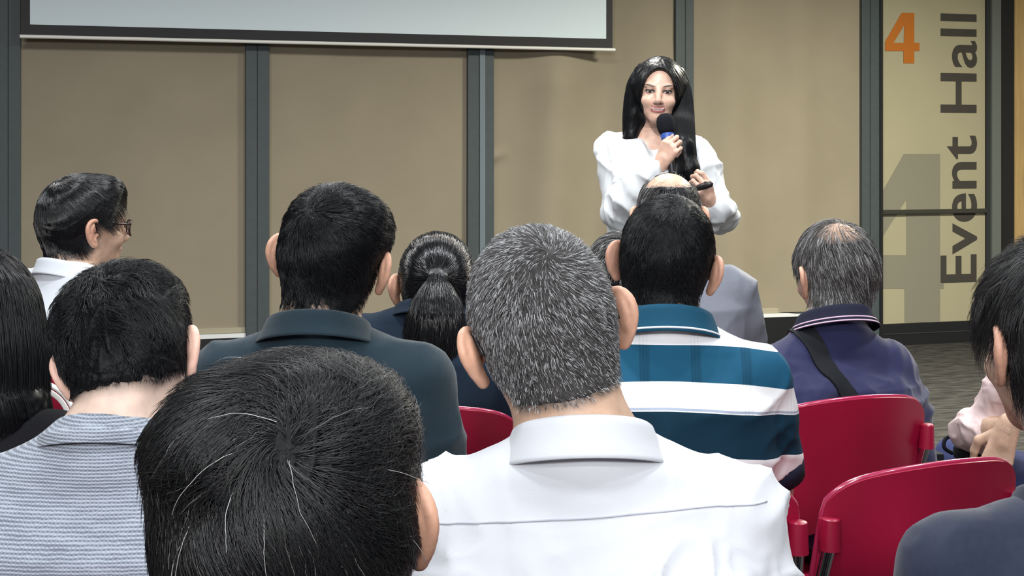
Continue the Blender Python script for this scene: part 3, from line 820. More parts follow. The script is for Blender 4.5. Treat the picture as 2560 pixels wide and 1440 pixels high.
BASE_Z = 0.262                      # lower edge of the blinds
def panel(p0, p1, disp=None, n=(40, 40)):
    xa, xb = wx(p0), wx(p1)
    def P(u, v):
        x = xa + (xb - xa) * u; z = BASE_Z + (CEIL - BASE_Z) * v
        return Vector((x, WALL + 0.012 - (disp(u, z) if disp else 0), z))
    bm = bmesh.new(); sheet(bm, P, n[0], n[1], 0.004)
    o = obj('blind_panel', bm, M_blind, wf, True, 40)
    slab('hem_bar', (xa, WALL - 0.010, BASE_Z - 0.004), (xb, WALL + 0.018, BASE_Z + 0.028), mat('blind_hem', lin(165, 158, 136), 0.7), o, bevel=0.003)
    slab('sill_strip', (xa, WALL - 0.02, BASE_Z - 0.032), (xb, WALL + 0.05, BASE_Z - 0.006), mat('white_sill', lin(225, 228, 228), 0.5), wf)
    slab('base_rail', (xa, WALL - 0.015, 0.02), (xb, WALL + 0.08, BASE_Z - 0.034), M_black, wf)
def bell(t, c, w): return math.exp(-((t - c) / w) ** 2)
def folds(u, z):
    k = (z - 0.6) / 1.6
    d = 0.090 * bell(u, 0.27 + 0.08 * k, 0.13) - 0.055 * bell(u, 0.53 + 0.14 * k, 0.11) + 0.045 * bell(u, 0.80 + 0.1 * k, 0.12)
    d *= min(1.0, max(0.35, (2.3 - z) / 0.5))
    cz = 1.33                       # a small crease beside the steel strip
    d += 0.022 * max(0.0, 1 - u / 0.10) * bell(z, cz + u * 0.35, 0.030) - 0.012 * max(0.0, 1 - u / 0.10) * bell(z, cz - 0.065 + u * 0.35, 0.045)
    return d
panel(-1500, -46); panel(52, 613); panel(672, 1167, lambda u, z: 0.004 * math.sin(u * 5 + z))
panel(1232, 1685, folds, (90, 140))
panel(1730, 2150, lambda u, z: 0.065 * bell(u, 0.22, 0.14) + 0.045 * bell(u, 0.62, 0.12), (60, 20))

# the glass sign panel at the right end of the wall
GP = WALL - 0.020
dr = slab('door_1', (wx(2193), WALL - 0.005, at_wall(2300, 806)[1] - 0.01), (wx(2470), WALL + 0.09, CEIL), mat('frosted_backing', lin(160, 154, 128), 0.8, noise=0.03, nscale=3))
slab('black_edge', (wx(2193), WALL - 0.04, 0.0), (wx(2200), WALL + 0.05, CEIL), M_black, dr)
zt = at_wall(2300, 806)[1]
slab('kick_plate', (wx(2200), WALL - 0.03, 0.0), (wx(2478), WALL + 0.05, zt), M_black, dr)
slab('kick_groove', (wx(2200), WALL - 0.034, zt * 0.52), (wx(2478), WALL - 0.028, zt * 0.56), mat('groove', (0.03, 0.03, 0.032), 0.6), dr)
slab('door_stile', (wx(2461), WALL - 0.030, zt), (wx(2470), WALL + 0.05, CEIL), M_seam, dr)
slab('glass_rail', (wx(2196), WALL - 0.033, at_wall(2320, 533)[1]), (wx(2462), WALL - 0.012, at_wall(2320, 523)[1]), mat('dark_rail', lin(52, 52, 46), 0.5), dr)
slab('trim_1', (wx(2470), WALL - 0.05, 0.0), (wx(2492), WALL + 0.08, CEIL), mat('light_frame', lin(98, 104, 100), 0.5))
slab('trim_2', (wx(2492), WALL - 0.02, 0.0), (wx(2531), WALL + 0.08, CEIL), M_black)
slab('trim_3', (wx(2531), WALL - 0.03, 0.0), (wx(2760), WALL + 0.08, CEIL), mat('pale_wood', lin(176, 148, 100), 0.6, noise=0.12, nscale=6, stretch=(8, 8, 0.6)))
slab('wall_front_end', (wx(2760), WALL - 0.01, 0.0), (X1, WALL + 0.09, CEIL), M_wall)

def poly(name, loops, depth, y, m, parent):
    """flat lettering from outlines given in wall x, z; the first is the outer edge, the others are holes"""
    cu = bpy.data.curves.new(name, 'CURVE'); cu.dimensions = '2D'; cu.fill_mode = 'BOTH'; cu.extrude = depth / 2
    for lp in loops:
        s = cu.splines.new('POLY'); s.points.add(len(lp) - 1); s.use_cyclic_u = True
        for p, q in zip(s.points, lp): p.co = (q[0], q[1], 0, 1)
    o = bpy.data.objects.new(name, cu); me = o.to_mesh().copy(); o.to_mesh_clear(); bpy.data.objects.remove(o)
    for v in me.vertices: v.co = Vector((v.co.x, y + v.co.z, v.co.y))
    return link(name, me, m, parent)
def wl(pts, pl=GP): return [at_wall(px, py, pl) for px, py in pts]
M_ghost = mat('grey_film', lin(126, 123, 108), 0.8)
poly('large_ghost_four', [wl([(2262, 385), (2353, 385), (2353, 640), (2362, 640), (2362, 722), (2353, 722), (2353, 806), (2264, 806), (2264, 722), (2201, 722), (2201, 492)]),
                          wl([(2268, 500), (2268, 638), (2204, 638), (2204, 600)])], 0.001, WALL - 0.0065, M_ghost, dr)
poly('orange_four', [wl([(2256, 32), (2288, 32), (2288, 107), (2301, 107), (2301, 127), (2288, 127), (2288, 158), (2261, 158), (2261, 127), (2215, 127), (2215, 104)]),
                     wl([(2263, 62), (2262, 107), (2236, 107)])], 0.002, WALL - 0.008, mat('orange_film', lin(176, 100, 18), 0.6), dr)

def text(name, body, m, parent, x_base, x_top, z_lo, z_hi, y):
    cu = bpy.data.curves.new(name, 'FONT'); cu.body = body; cu.size = 1.0; cu.extrude = 0.002; cu.offset = 0.012; cu.space_character = 1.02
    o = bpy.data.objects.new(name, cu); COL.objects.link(o)
    bpy.context.view_layer.update()
    me = o.to_mesh().copy(); o.to_mesh_clear(); bpy.data.objects.remove(o)
    c = np.array([v.co[:] for v in me.vertices]); lo, hi = c.min(0), c.max(0)
    for v in me.vertices:
        a = (v.co.x - lo[0]) / (hi[0] - lo[0]); h = (v.co.y - 0) / (hi[1] - 0)
        v.co = Vector((x_base + (x_top - x_base) * h, y - v.co.z * 0.4, z_lo + (z_hi - z_lo) * a))
    return link(name, me, m, parent)
za, zb = at_wall(2395, 705)[1], at_wall(2395, 35)[1]
text('lettering', 'Event Hall', mat('dark_grey_film', lin(58, 55, 50), 0.7), dr, wx(2438), wx(2350), za, zb, WALL - 0.0090)

# ---- projection screen --------------------------------------------
SP = WALL - 0.12
scr = bpy.data.objects.new('projection_screen', None); COL.objects.link(scr)
xl, xr = wx(55, SP), wx(1531, SP); zb_ = 0.5 * (at_wall(55, 88, SP)[1] + at_wall(1531, 121, SP)[1])
scr.location = (xl, SP, zb_)
tag(scr, 'large white projection screen with a black border, pulled down over the blinds', 'screen')
def sslab(name, lo, hi, m, bevel=0):
    bm = bmesh.new(); box(bm, [lo[0] - xl, lo[1] - SP, lo[2] - zb_], [hi[0] - xl, hi[1] - SP, hi[2] - zb_], bevel); return obj(name, bm, m, scr)
bx_ = wx(75, SP) - xl
bz = at_wall(800, 76, SP)[1] - zb_ - 0.008
TOP = CEIL - 0.12
sslab('fabric', (xl + bx_, SP - 0.002, zb_ + bz), (xr - bx_ * 1.0, SP + 0.002, TOP), mat('screen_white', (0.71, 0.82, 0.88), 0.8))
mb = mat('screen_border', (0.006, 0.006, 0.009), 0.6)
sslab('border', (xl, SP - 0.003, zb_), (xl + bx_, SP + 0.001, TOP), mb); sslab('border', (xr - bx_, SP - 0.003, zb_), (xr, SP + 0.001, TOP), mb)
sslab('border', (xl + bx_, SP - 0.003, zb_), (xr - bx_, SP + 0.001, zb_ + bz), mb)
bm = bmesh.new(); tube(bm, [(-0.012, 0, -0.008), (xr - xl + 0.018, 0, -0.008)], 0.011, 12)
obj('bottom_bar', bm, mat('white_bar', (0.82, 0.82, 0.78), 0.35), scr, True, 40)
sslab('housing', (xl - 0.05, SP - 0.05, TOP), (xr + 0.05, SP + 0.06, CEIL), mat('white_metal', (0.8, 0.8, 0.8), 0.4), 0.01)

# ------------------------------------------------------------------ chairs
M_red = mat('crimson_plastic', lin(150, 14, 52), 0.38, spec=0.5, noise=0.04, nscale=8, bump=0.05, bscale=900)
M_rim = mat('crimson_rim', lin(170, 40, 80), 0.22, spec=0.8, coat=1.0)
M_chrome = mat('chrome', (0.75, 0.76, 0.78), 0.12, metal=1.0)
M_glide = mat('rubber', (0.02, 0.02, 0.02), 0.7)
def back_pt(s, v):
    zt = 0.850 - 0.026 * s * s - 0.030 * abs(s) ** 9; zb = 0.515 + 0.055 * (1 - s * s)
    z = zb + (zt - zb) * v
    return Vector((s * (0.208 - 0.006 * v ** 6), -0.205 - (z - 0.45) * 0.20 + 0.050 * s * s, z))
def make_chair(label):
    t = bpy.data.objects.new('stacking_chair', None); COL.objects.link(t); tag(t, label, 'chair', 'crimson stacking chairs')
    bm = bmesh.new(); sheet(bm, lambda u, v: back_pt(2 * u - 1, v), 48, 14, 0.006)
    bs = obj('backrest', bm, M_red, t, True, 50)
    bm = bmesh.new(); tube(bm, [back_pt(-1.0, v) + Vector((0, 0.003, 0)) for v in np.linspace(0.0, 0.94, 12)] + [back_pt(s, 1.0) + Vector((0, 0.003, 0.0)) for s in np.linspace(-0.99, 0.99, 49)] + [back_pt(1.0, v) + Vector((0, 0.003, 0)) for v in np.linspace(0.94, 0.0, 12)], 0.0050, 8)
    obj('rim', bm, M_rim, bs, True, 80)
    def seat(u, v):
        s = 2 * u - 1; y = -0.20 + 0.43 * v
        z = 0.452 + 0.012 * s * s * (1 - v * .5) - 0.010 * math.sin(v * 3.0) - 0.05 * max(0, (v - 0.82) / 0.18) ** 2
        return Vector((s * (0.215 - 0.02 * (1 - v)), y, z - 0.012))
    bm = bmesh.new(); sheet(bm, seat, 24, 20, 0.010); obj('seat', bm, M_red, t, True, 50)
    for s in (-1, 1):
        x = s * 0.203; d0 = back_pt(s * 0.97, 0.93); yo = d0.y - 0.014
        bm = bmesh.new(); tube(bm, catmull([(x, yo, d0.z - 0.045), (x, yo + 0.035, 0.62), (x, -0.205, 0.50), (x + s * 0.004, -0.215, 0.40), (s * 0.225, -0.275, 0.012)], 6), 0.0110, 14)
        obj('rear_leg', bm, M_chrome, t, True, 40)
        bm = bmesh.new(); tube(bm, [Vector((x, yo, d0.z - 0.010)), Vector((x, yo, d0.z - 0.012)), Vector((x, yo + 0.002, d0.z - 0.062))], [0.012, 0.0150, 0.0175], 14)
        box(bm, (min(x, x + s * 0.012), yo - 0.004, d0.z - 0.058), (max(x, x + s * 0.012), yo + 0.020, d0.z - 0.012), 0.004)
        obj('clamp', bm, M_red, bs, True, 40)
        x = s * 0.216
        bm = bmesh.new(); box(bm, (min(x - s * 0.022, x + s * 0.020), -0.235, 0.420), (max(x - s * 0.022, x + s * 0.020), -0.165, 0.505), 0.007)
        obj('bracket', bm, M_red, t, True, 40)
        bm = bmesh.new(); tube(bm, [Vector((x, -0.19, 0.430)), Vector((x, 0.16, 0.430)), Vector((s * 0.220, 0.20, 0.40)), Vector((s * 0.230, 0.235, 0.012))], 0.0115, 12)
        obj('front_leg', bm, M_chrome, t, True, 40)
        for (gx, gy) in ((0.225, -0.275), (0.230, 0.235)):
            bm = bmesh.new(); tube(bm, [Vector((s * gx, gy, 0.0)), Vector((s * gx, gy, 0.022))], 0.014, 10); obj('glide', bm, M_glide, t, True, 40)
    bm = bmesh.new(); box(bm, (-0.20, -0.215, 0.435), (0.20, -0.175, 0.462), 0.006); obj('rear_rail', bm, M_red, t, True, 40)
    return t
def copy_tree(o, parent=None):
    c = o.copy(); COL.objects.link(c); c.parent = parent
    for ch in o.children: copy_tree(ch, c)
    return c
chair0 = None
def chair(label, xc, yc, yaw):
    global chair0
    if chair0 is None: chair0 = c = make_chair(label)
    else: c = copy_tree(chair0); c['label'] = label
    q = w2(xc, yc); c.location = (q[0], q[1], 0); c.rotation_euler = (0, 0, math.radians(yaw) - A)
    return c
def chair_for(key, label, dy=0.045, dyaw=0, dx=0.0):
    I = PEOPLE[key]; a = math.radians(I['yaw']); x, y = I['loc']
    return chair(label, x + math.cos(a) * dx - math.sin(a) * dy, y + math.sin(a) * dx + math.cos(a) * dy, I['yaw'] + dyaw)
chair('empty crimson plastic chair nearest the camera, in front of the dark navy shirt', 0.590, 2.615, 26)

# ------------------------------------------------------------------ fabrics and hair
M_white = mat('white_cotton', (0.57, 0.585, 0.625), 0.8, spec=0.2, bump=0.15, bscale=700, sheen=0.1)
M_white2 = mat('pale_shirting', (0.62, 0.65, 0.70), 0.8, spec=0.2, bump=0.15, bscale=700)
M_satin = mat('white_satin', (0.60, 0.63, 0.66), 0.5, spec=0.4)
M_teal = mat('dark_teal_jersey', lin(31, 47, 56), 0.85, spec=0.15, noise=0.08, nscale=300, bump=0.2, bscale=1200, sheen=0.15)
M_ink = mat('ink_blue_jersey', lin(26, 38, 52), 0.85, spec=0.15, noise=0.08, nscale=200, bump=0.2, bscale=1200)
M_navy = mat('navy_jersey', lin(33, 36, 70), 0.8, spec=0.2, noise=0.08, nscale=300, bump=0.2, bscale=1200, sheen=0.2)
M_navyd = mat('dark_navy_rib', lin(26, 28, 46), 0.8, spec=0.2)
M_denim = mat('dark_blue_cotton', lin(30, 38, 58), 0.75, spec=0.25, noise=0.1, nscale=120, bump=0.2, bscale=900, sheen=0.15)
M_grey = mat('grey_suiting', lin(108, 111, 122), 0.6, spec=0.3, noise=0.05, nscale=200)
M_fuzzy = mat('black_fleece', (0.010, 0.010, 0.012), 0.95, spec=0.1, bump=0.8, bscale=160)
M_pink = mat('pale_pink_cotton', (0.70, 0.55, 0.54), 0.7, spec=0.2)
M_trou = mat('dark_trousers', (0.015, 0.017, 0.025), 0.8, spec=0.15)
M_jean = mat('blue_denim', lin(62, 70, 110), 0.85, spec=0.15, noise=0.15, nscale=200, bump=0.3, bscale=900)
BK0, BK1 = (0.0025, 0.003, 0.004), (0.010, 0.011, 0.013)
H_black = hair_mat('black_hair', BK0, BK1, 0.30, spec=0.28)
H_gloss = hair_mat('glossy_black_hair', BK0, BK1, 0.20, spec=0.75)
H_capb = mat('black_hair_mass', (0.003, 0.0035, 0.0045), 0.5, spec=0.16, bump=0.6, bscale=260)
H_salt = hair_mat('black_hair_some_grey', BK0, (0.022, 0.022, 0.023), 0.32, 0.02, (0.20, 0.195, 0.19), spec=0.45)
H_grey = hair_mat('grey_hair', (0.012, 0.011, 0.011), (0.17, 0.165, 0.165), 0.42, 0.24, (0.55, 0.56, 0.58))
H_capg = mat('grey_hair_mass', (0.045, 0.042, 0.042), 0.8, noise=0.4, nscale=90, spec=0.2, bump=0.6, bscale=260)
H_grey2 = hair_mat('grizzled_hair', (0.012, 0.011, 0.012), (0.11, 0.105, 0.10), 0.42, 0.16, (0.42, 0.42, 0.43))
H_capg2 = mat('grizzled_hair_mass', (0.030, 0.028, 0.028), 0.8, noise=0.4, nscale=90, spec=0.2, bump=0.6, bscale=260)

H_caps = mat('smooth_black_hair_mass', (0.003, 0.0035, 0.0045), 0.35, spec=0.25, bump=0.15, bscale=60, stretch=(6, 6, 0.3))
def knit():
    m = mat('grey_knit', (0.5, 0.55, 0.62), 0.9, spec=0.1, sheen=0.2); nt = m.node_tree; b = nt.nodes['Principled BSDF']; N = nt.nodes.new; Lk = nt.links.new
    tc = N('ShaderNodeTexCoord'); w = N('ShaderNodeTexNoise'); w.inputs['Scale'].default_value = 130; w.inputs['Detail'].default_value = 2; Lk(tc.outputs['Object'], w.inputs['Vector'])
    sp = N('ShaderNodeSeparateXYZ'); Lk(tc.outputs['Object'], sp.inputs[0])
    def mth(op, a, b_=None):
        q = N('ShaderNodeMath'); q.operation = op
        for i, v in enumerate((a, b_)):
            if v is None: continue
            if isinstance(v, (int, float)): q.inputs[i].default_value = v
            else: Lk(v, q.inputs[i])
        return q.outputs[0]
    zz = mth('ADD', mth('MULTIPLY', sp.outputs['Z'], 2 * math.pi / 0.0040), mth('MULTIPLY', w.outputs[0], 3.0))
    xx = mth('ADD', mth('MULTIPLY', sp.outputs['X'], 2 * math.pi / 0.0050), mth('MULTIPLY', w.outputs[0], 2.5))
    row = mth('SINE', zz); st = mth('SINE', mth('ADD', xx, mth('MULTIPLY', mth('SIGN', row), 1.57)))
    h = mth('ADD', mth('MULTIPLY', row, 0.34), mth('ADD', mth('MULTIPLY', st, 0.17), 0.5))
    n3 = N('ShaderNodeTexNoise'); n3.inputs['Scale'].default_value = 55; n3.inputs['Detail'].default_value = 4; mp = N('ShaderNodeMapping'); mp.inputs['Scale'].default_value = (0.35, 0.35, 2.2)
    Lk(tc.outputs['Object'], mp.inputs[0]); Lk(mp.outputs[0], n3.inputs['Vector'])
    h2 = mth('ADD', h, mth('MULTIPLY', mth('SUBTRACT', n3.outputs[0], 0.5), 0.9))
    r = N('ShaderNodeValToRGB'); e = r.color_ramp.elements; e[0].position = 0.1; e[0].color = (*lin(106, 112, 124), 1); e[1].position = 0.85; e[1].color = (*lin(170, 178, 190), 1)
    Lk(h2, r.inputs[0]); Lk(r.outputs[0], b.inputs['Base Color'])
    bp = N('ShaderNodeBump'); bp.inputs['Strength'].default_value = 0.6; bp.inputs['Distance'].default_value = 0.002; Lk(h, bp.inputs['Height']); Lk(bp.outputs[0], b.inputs['Normal'])
    return m
M_knit = knit()

def stripes():
    m = mat('striped_jersey', (0.8, 0.8, 0.8), 0.8, spec=0.15, bump=0.2, bscale=1200); nt = m.node_tree; b = nt.nodes['Principled BSDF']; N = nt.nodes.new; Lk = nt.links.new
    tc = N('ShaderNodeTexCoord'); sp = N('ShaderNodeSeparateXYZ'); Lk(tc.outputs['Object'], sp.inputs[0])
    def mth(op, a, b_=None):
        q = N('ShaderNodeMath'); q.operation = op
        for i, v in enumerate((a, b_)):
            if v is None: continue
            if isinstance(v, (int, float)): q.inputs[i].default_value = v
            else: Lk(v, q.inputs[i])
        return q.outputs[0]
    zz = mth('ADD', sp.outputs['Z'], mth('MULTIPLY', mth('MULTIPLY', sp.outputs['X'], sp.outputs['X']), 0.45))
    t = mth('MULTIPLY', mth('SUBTRACT', zz, 0.60), 2.0)            # 0.60 .. 1.10 m
    r = N('ShaderNodeValToRGB'); r.color_ramp.interpolation = 'CONSTANT'; e = r.color_ramp.elements
    W = (0.80, 0.81, 0.83); T = lin(26, 80, 108); D = lin(15, 48, 66); V = lin(16, 20, 38)
    stops = [(0.0, V), (0.745, V), (0.765, W), (0.862, D), (0.922, D), (0.930, W), (0.915, W), (0.970, T), (1.045, W)]
    zs_ = [(0.60, V), (0.700, V), (0.775, W), (0.852, D), (0.924, D), (0.926, W), (0.928, (0.35, 0.4, 0.5)), (0.931, W), (0.970, T), (1.029, W)]
    e[0].position = 0; e[0].color = (*V, 1); e[1].position = (zs_[1][0] - 0.6) * 2; e[1].color = (*V, 1)
    for z, c in zs_[2:]:
        q = e.new((z - 0.6) * 2); q.color = (*c, 1)
    Lk(t, r.inputs[0])
    f = mth('FRACT', mth('DIVIDE', mth('ADD', sp.outputs['X'], 1.011), 0.088))
    thin = mth('MULTIPLY', mth('LESS_THAN', f, 0.20), mth('LESS_THAN', mth('FRACT', mth('MULTIPLY', f, 15.0)), 0.35))
    blk = mth('LESS_THAN', f, 0.20)
    hz = mth('GREATER_THAN', zz, 0.9705); hz2 = mth('LESS_THAN', zz, 1.029); inT = mth('MULTIPLY', hz, hz2)
    k = mth('SUBTRACT', 1.0, mth('ADD', mth('MULTIPLY', mth('MULTIPLY', thin, mth('GREATER_THAN', zz, 0.926)), 0.10), mth('MULTIPLY', mth('MULTIPLY', blk, inT), 0.22)))
    vm = N('ShaderNodeVectorMath'); vm.operation = 'SCALE'; Lk(r.outputs[0], vm.inputs[0]); Lk(k, vm.inputs['Scale']); Lk(vm.outputs[0], b.inputs['Base Color'])
    return m
M_stripe = stripes(); M_tealc = mat('teal_rib', lin(24, 72, 96), 0.8, spec=0.15)

SK_TAN = (0.53, 0.345, 0.245); SK_FAIR = (0.68, 0.50, 0.41); SK_OLIVE = (0.47, 0.30, 0.215)

# ------------------------------------------------------------------ the audience
ST_SHORT = dict(t=0.010, n=6000, len=0.022, lift=0.35)
# grey crew cut, white shirt (centre)
I = person('grey', 'man with cropped grey hair and a plain white shirt, seen from behind', (1350, 764), 1.58, 3, (8, 8, -14),
           dict(t=0.003, top=0.002, n=28000, len=0.0085, len_low=0.6, lift=1.0, wild=0.42, rad=0.00026, whorl=(0.01, -0.085, 0.075), hug=0.010, edge=0.004, nape=-0.084, tuft=0.0015, swirl=0.5, grav=0.3, clump=120, fade=0.8),
           1.012, SK_TAN, shx=1455, hy=0.055, sy=0.03, sw=0.150, w=1.05, ks=0.95, res=0.0028, hairm=H_grey, capm=H_capg, hairc=(0.06, 0.055, 0.05), fade=(0.7, 0.012), seed=2, nbz=0.018, nr=0.061,
           shirt=dict(m=M_white, amp=0.013, res=0.005, sc=(5, 25, 35), drag='mirror'), pants=M_trou, nbx=0.012)
make_collar(I, M_white, a=0.067, b=0.071, h=0.036, flap=0.042, out=0.020, z0=-0.004)
seam(I, [(-0.19, 0.984), (-0.05, 0.990), (0.08, 0.997), (0.18, 1.0)], mat('seam_shade', lin(176, 178, 188), 0.9), 0.0011, 'yoke_seam')
# grey knit sweater
I = person('knit', 'man in a pale grey knitted sweater with black hair, bare nape bent forward', (316, 846), 1.85, 0, (-2, 30, -13),
           dict(t=0.009, top=0.004, n=11000, len=0.032, len_low=0.2, lift=0.50, wild=0.8, rad=0.00040, whorl=(0.0, -0.085, 0.075), clump=40, hug=0.010, nape=-0.076, tuft=0.006, vol=(((0.0, -0.01, 0.085), (0.078, 0.080, 0.040), 0.03), ((-0.06, -0.03, 0.04), (0.034, 0.05, 0.05), 0.03)), fade=0.3),
           0.962, SK_FAIR, shx=318, hy=0.085, sy=0.05, sw=0.158, w=1.06, ks=0.89, res=0.0028, hairm=H_black, capm=H_capb, fade=(0.65, 0.02), seed=3, nr=0.058, nbz=0.032,
           shirt=dict(m=M_knit, amp=0.0025, res=0.006, loose=0.008, nk=0.038, name='sweater'), pants=M_trou)
make_collar(I, M_knit, a=0.076, b=0.074, h=0.004, flap=0.012, out=0.002, z0=0.004, thick=0.004, gap=0.02)
# dark head in front of the camera
I = person('near', 'man nearest the camera with bushy black hair, a few grey strands and one ear showing', (732, 1242), 0.985, 0, (3, -2, -9),
           dict(t=0.014, top=0.004, n=20000, len=0.050, len_low=0.5, lift=0.22, wild=0.75, rad=0.00028, whorl=(0.012, -0.080, 0.066), clump=38, hug=0.012, swirl=0.55, grav=0.45, tuft=0.004, fade=0.75, thin=(((0.012, -0.088, 0.070), 0.012, 0.25),),
                vol=(((-0.035, -0.02, 0.075), (0.065, 0.075, 0.045), 0.03), ((0.03, -0.01, 0.075), (0.065, 0.08, 0.045), 0.03), ((-0.065, -0.03, 0.005), (0.036, 0.055, 0.05), 0.03)), k=9),
           0.93, SK_TAN, hy=0.05, sy=0.02, sw=0.155, ks=0.90, res=0.0026, hairm=H_salt, capm=H_capb, fade=(0.7, 0.018), seed=4, shirt=dict(m=M_ink, amp=0.004), pants=M_trou)
hp = [c for c in I['o'].children if c.name.startswith('hair')][0]
make_strands('stray_grey_hairs', I['F'], dict(t=0.014, top=0.004, n=45, len=0.060, lift=0.5, wild=0.35, rad=0.00030, whorl=(0.012, -0.080, 0.066), clump=30, hug=0.020, swirl=0.5, grav=0.35, k=12, edge=-0.01), hair_mat('stray_grey', (0.25, 0.24, 0.24), (0.5, 0.5, 0.5), 0.35), hp, 77)
# dark teal polo
I = person('teal', 'man in a dark teal polo shirt, thick black hair, sitting upright', (834, 604), 2.45, -2, (-10, 0, 9),
           dict(t=0.005, top=0.004, n=11000, len=0.024, len_low=0.5, lift=0.35, wild=0.40, rad=0.00045, whorl=(-0.02, -0.085, 0.070), clump=55, hug=0.012, tuft=0.003, nape=-0.087, vol=(((0.045, -0.015, 0.055), (0.046, 0.066, 0.046), 0.03),), fade=0.6),
           1.022, SK_TAN, shx=815, hy=0.05, sy=0.01, sw=0.156, w=1.05, ks=1.04, hairm=H_black, capm=H_capb, fade=(0.6, 0.015), seed=5, nr=0.060, nbz=0.022,
           shirt=dict(m=M_teal, sleeve=0.86, amp=0.007, sc=(4, 20, 40), drag='mirror', loose=0.008), pants=M_trou, nbx=-0.010)
make_collar(I, M_teal, a=0.078, b=0.080, h=0.034, flap=0.042, out=0.022, z0=-0.006)
# ponytail
pt = dict(t=0.007, n=4500, len=0.07, lift=0.02, wild=0.08, rad=0.0008, target=(0.003, -0.118, 0.024), hug=0.004, nape=-0.070, tuft=0.0012, locks=14, edge_r=0.01,
          vol=(((0.003, -0.100, 0.026), (0.003, -0.118, 0.018), 0.020, 0.019, 0.012), ((0.003, -0.118, 0.012), (0.003, -0.125, -0.05), 0.026, 0.055, 0.02), ((0.003, -0.125, -0.05), (0.0, -0.115, -0.16), 0.055, 0.066, 0.02), ((0.0, -0.115, -0.16), (0.01, -0.10, -0.26), 0.066, 0.045, 0.02)),
          box=((-0.135, -0.21, -0.32), (0.135, 0.135, 0.15)))
def pt_cut(x, y, z, base=hair_cut(dict(nape=-0.070))):
    tail = d_cone(x, y, z, (0.003, -0.118, 0.03), (0, -0.12, -0.30), 0.034, 0.085)
    return smin(base(x, y, z), tail, 0.004)
pt['cutfn'] = pt_cut
I = person('pony', 'woman in a dark blue top with a loose black ponytail tied at the back', (1092, 686), 3.2, 0, (2, 0, 2), pt,
           0.985, SK_OLIVE, shx=1070, hy=0.05, sy=0.01, sw=0.140, w=0.95, res=0.004, hairm=H_gloss, capm=H_capb, seed=6, nr=0.05, female=True, shirt=dict(m=M_ink, amp=0.004), pants=M_trou)
make_collar(I, M_ink, a=0.066, b=0.066, h=0.022, flap=0.03, out=0.02)
hp = [c for c in I['o'].children if c.name.startswith('hair')][0]
guide_strands('ponytail_strands', I['F'], [([(0.003, -0.115, 0.03), (0.003, -0.130, -0.05), (0.0, -0.120, -0.16), (0.01, -0.10, -0.29)], [(0.018, 0.018), (0.056, 0.056), (0.068, 0.066), (0.050, 0.045)], 1)], 1800, 10, H_gloss, hp, 0.0006, 3, 1.0, 0.005)
bm = bmesh.new(); q = I['F']
ring = [q.to((0.003 + 0.021 * math.cos(t), -0.112 + 0.010 * math.sin(t) * 0, 0.022 + 0.0)) + 0 for t in (0,)]
tube(bm, [q.to((0.003 + 0.023 * math.cos(t), -0.114 + 0.022 * math.sin(t), 0.020)) for t in np.linspace(0, 2 * math.pi, 25)], 0.0035, 8)
obj('hair_tie', bm, mat('hair_tie_grey', (0.12, 0.13, 0.15), 0.5), hp, True)
# hidden dark-haired head behind the striped shirt
I = person('half', 'mostly hidden man, dark greying hair showing between the grey crew cut and the striped shirt', (1553, 680), 3.3, 0, (0, 5, 0),
           dict(t=0.008, n=3500, len=0.022, lift=0.2, wild=0.3, rad=0.0005, hug=0.008), 0.985, SK_OLIVE, sw=0.150, res=0.0045, hairm=H_grey2, capm=H_capb, seed=7, shirt=dict(m=M_ink), pants=M_trou, hx=0.0)
# balding man in a grey jacket
I = person('bald', 'balding man in a grey jacket sitting in front of the speaker', (1672, 514), 4.0, 0, (0, 8, 0),
           dict(t=0.007, n=3200, len=0.020, lift=0.2, wild=0.3, rad=0.00032, hug=0.008, bald=(((0, -0.030, 0.085), (0.066, 0.076, 0.052)),), thin_bald=0.05,
                vol=(((0.0, 0.050, 0.096), (0.036, 0.026, 0.024), 0.008),)),
           1.018, SK_TAN, sw=0.160, ks=1.04, w=1.05, res=0.0045, shx=1678, hairm=H_grey2, capm=H_capb, seed=8, shirt=dict(m=M_grey, amp=0.008, loose=0.012, inf=0.014, name='jacket'), pants=M_trou)
make_collar(I, M_grey, a=0.072, b=0.072, h=0.030, flap=0.045, out=0.026)
# striped polo
I = person('stripe', 'man in a polo shirt with broad white and teal stripes, short black hair', (1669, 618), 2.59, -3, (-13, 3, 8),
           dict(t=0.006, top=0.002, n=11000, len=0.014, len_low=0.5, lift=0.30, wild=0.35, rad=0.00042, whorl=(0.015, -0.07, 0.085), hug=0.006, nape=-0.084, tuft=0.0012, thin=(((0.012, -0.065, 0.096), 0.035, 0.45),), fade=0.8),
           1.002, SK_OLIVE, shx=1652, hy=0.05, sy=0.02, sw=0.162, w=1.06, hairm=H_black, capm=H_capb, fade=(0.75, 0.022), seed=9, nr=0.060, nbz=0.036,
           shirt=dict(m=M_stripe, sleeve=0.74, amp=0.007, sc=(5, 20, 50), drag='mirror', loose=0.010, res=0.006), pants=M_trou,
           arms=lambda tl, d: {-1: d[-1], 1: (tl(1925, 1225, 2.60), tl(1908, 1420, 2.75))})
make_collar(I, M_tealc, a=0.077, b=0.078, h=0.034, flap=0.046, out=0.020, z0=-0.006, trim=((0.93, 0.96),), trimm=M_white)
for s in (1, -1):
    a = I['P']['arm'][s]; A0, E = np.array(a[0][0]), np.array(a[1][1]); p0 = A0 + (E - A0) * 0.70; p1 = A0 + (E - A0) * 0.86
    bm = bmesh.new(); tube(bm, [tuple(p0), tuple(p1)], [0.0655, 0.0645], 28, False)
    o = obj('sleeve_cuff', bm, M_navyd, I['shirt'], True); sd = o.modifiers.new('solid', 'SOLIDIFY'); sd.thickness = 0.004; sd.offset = 0
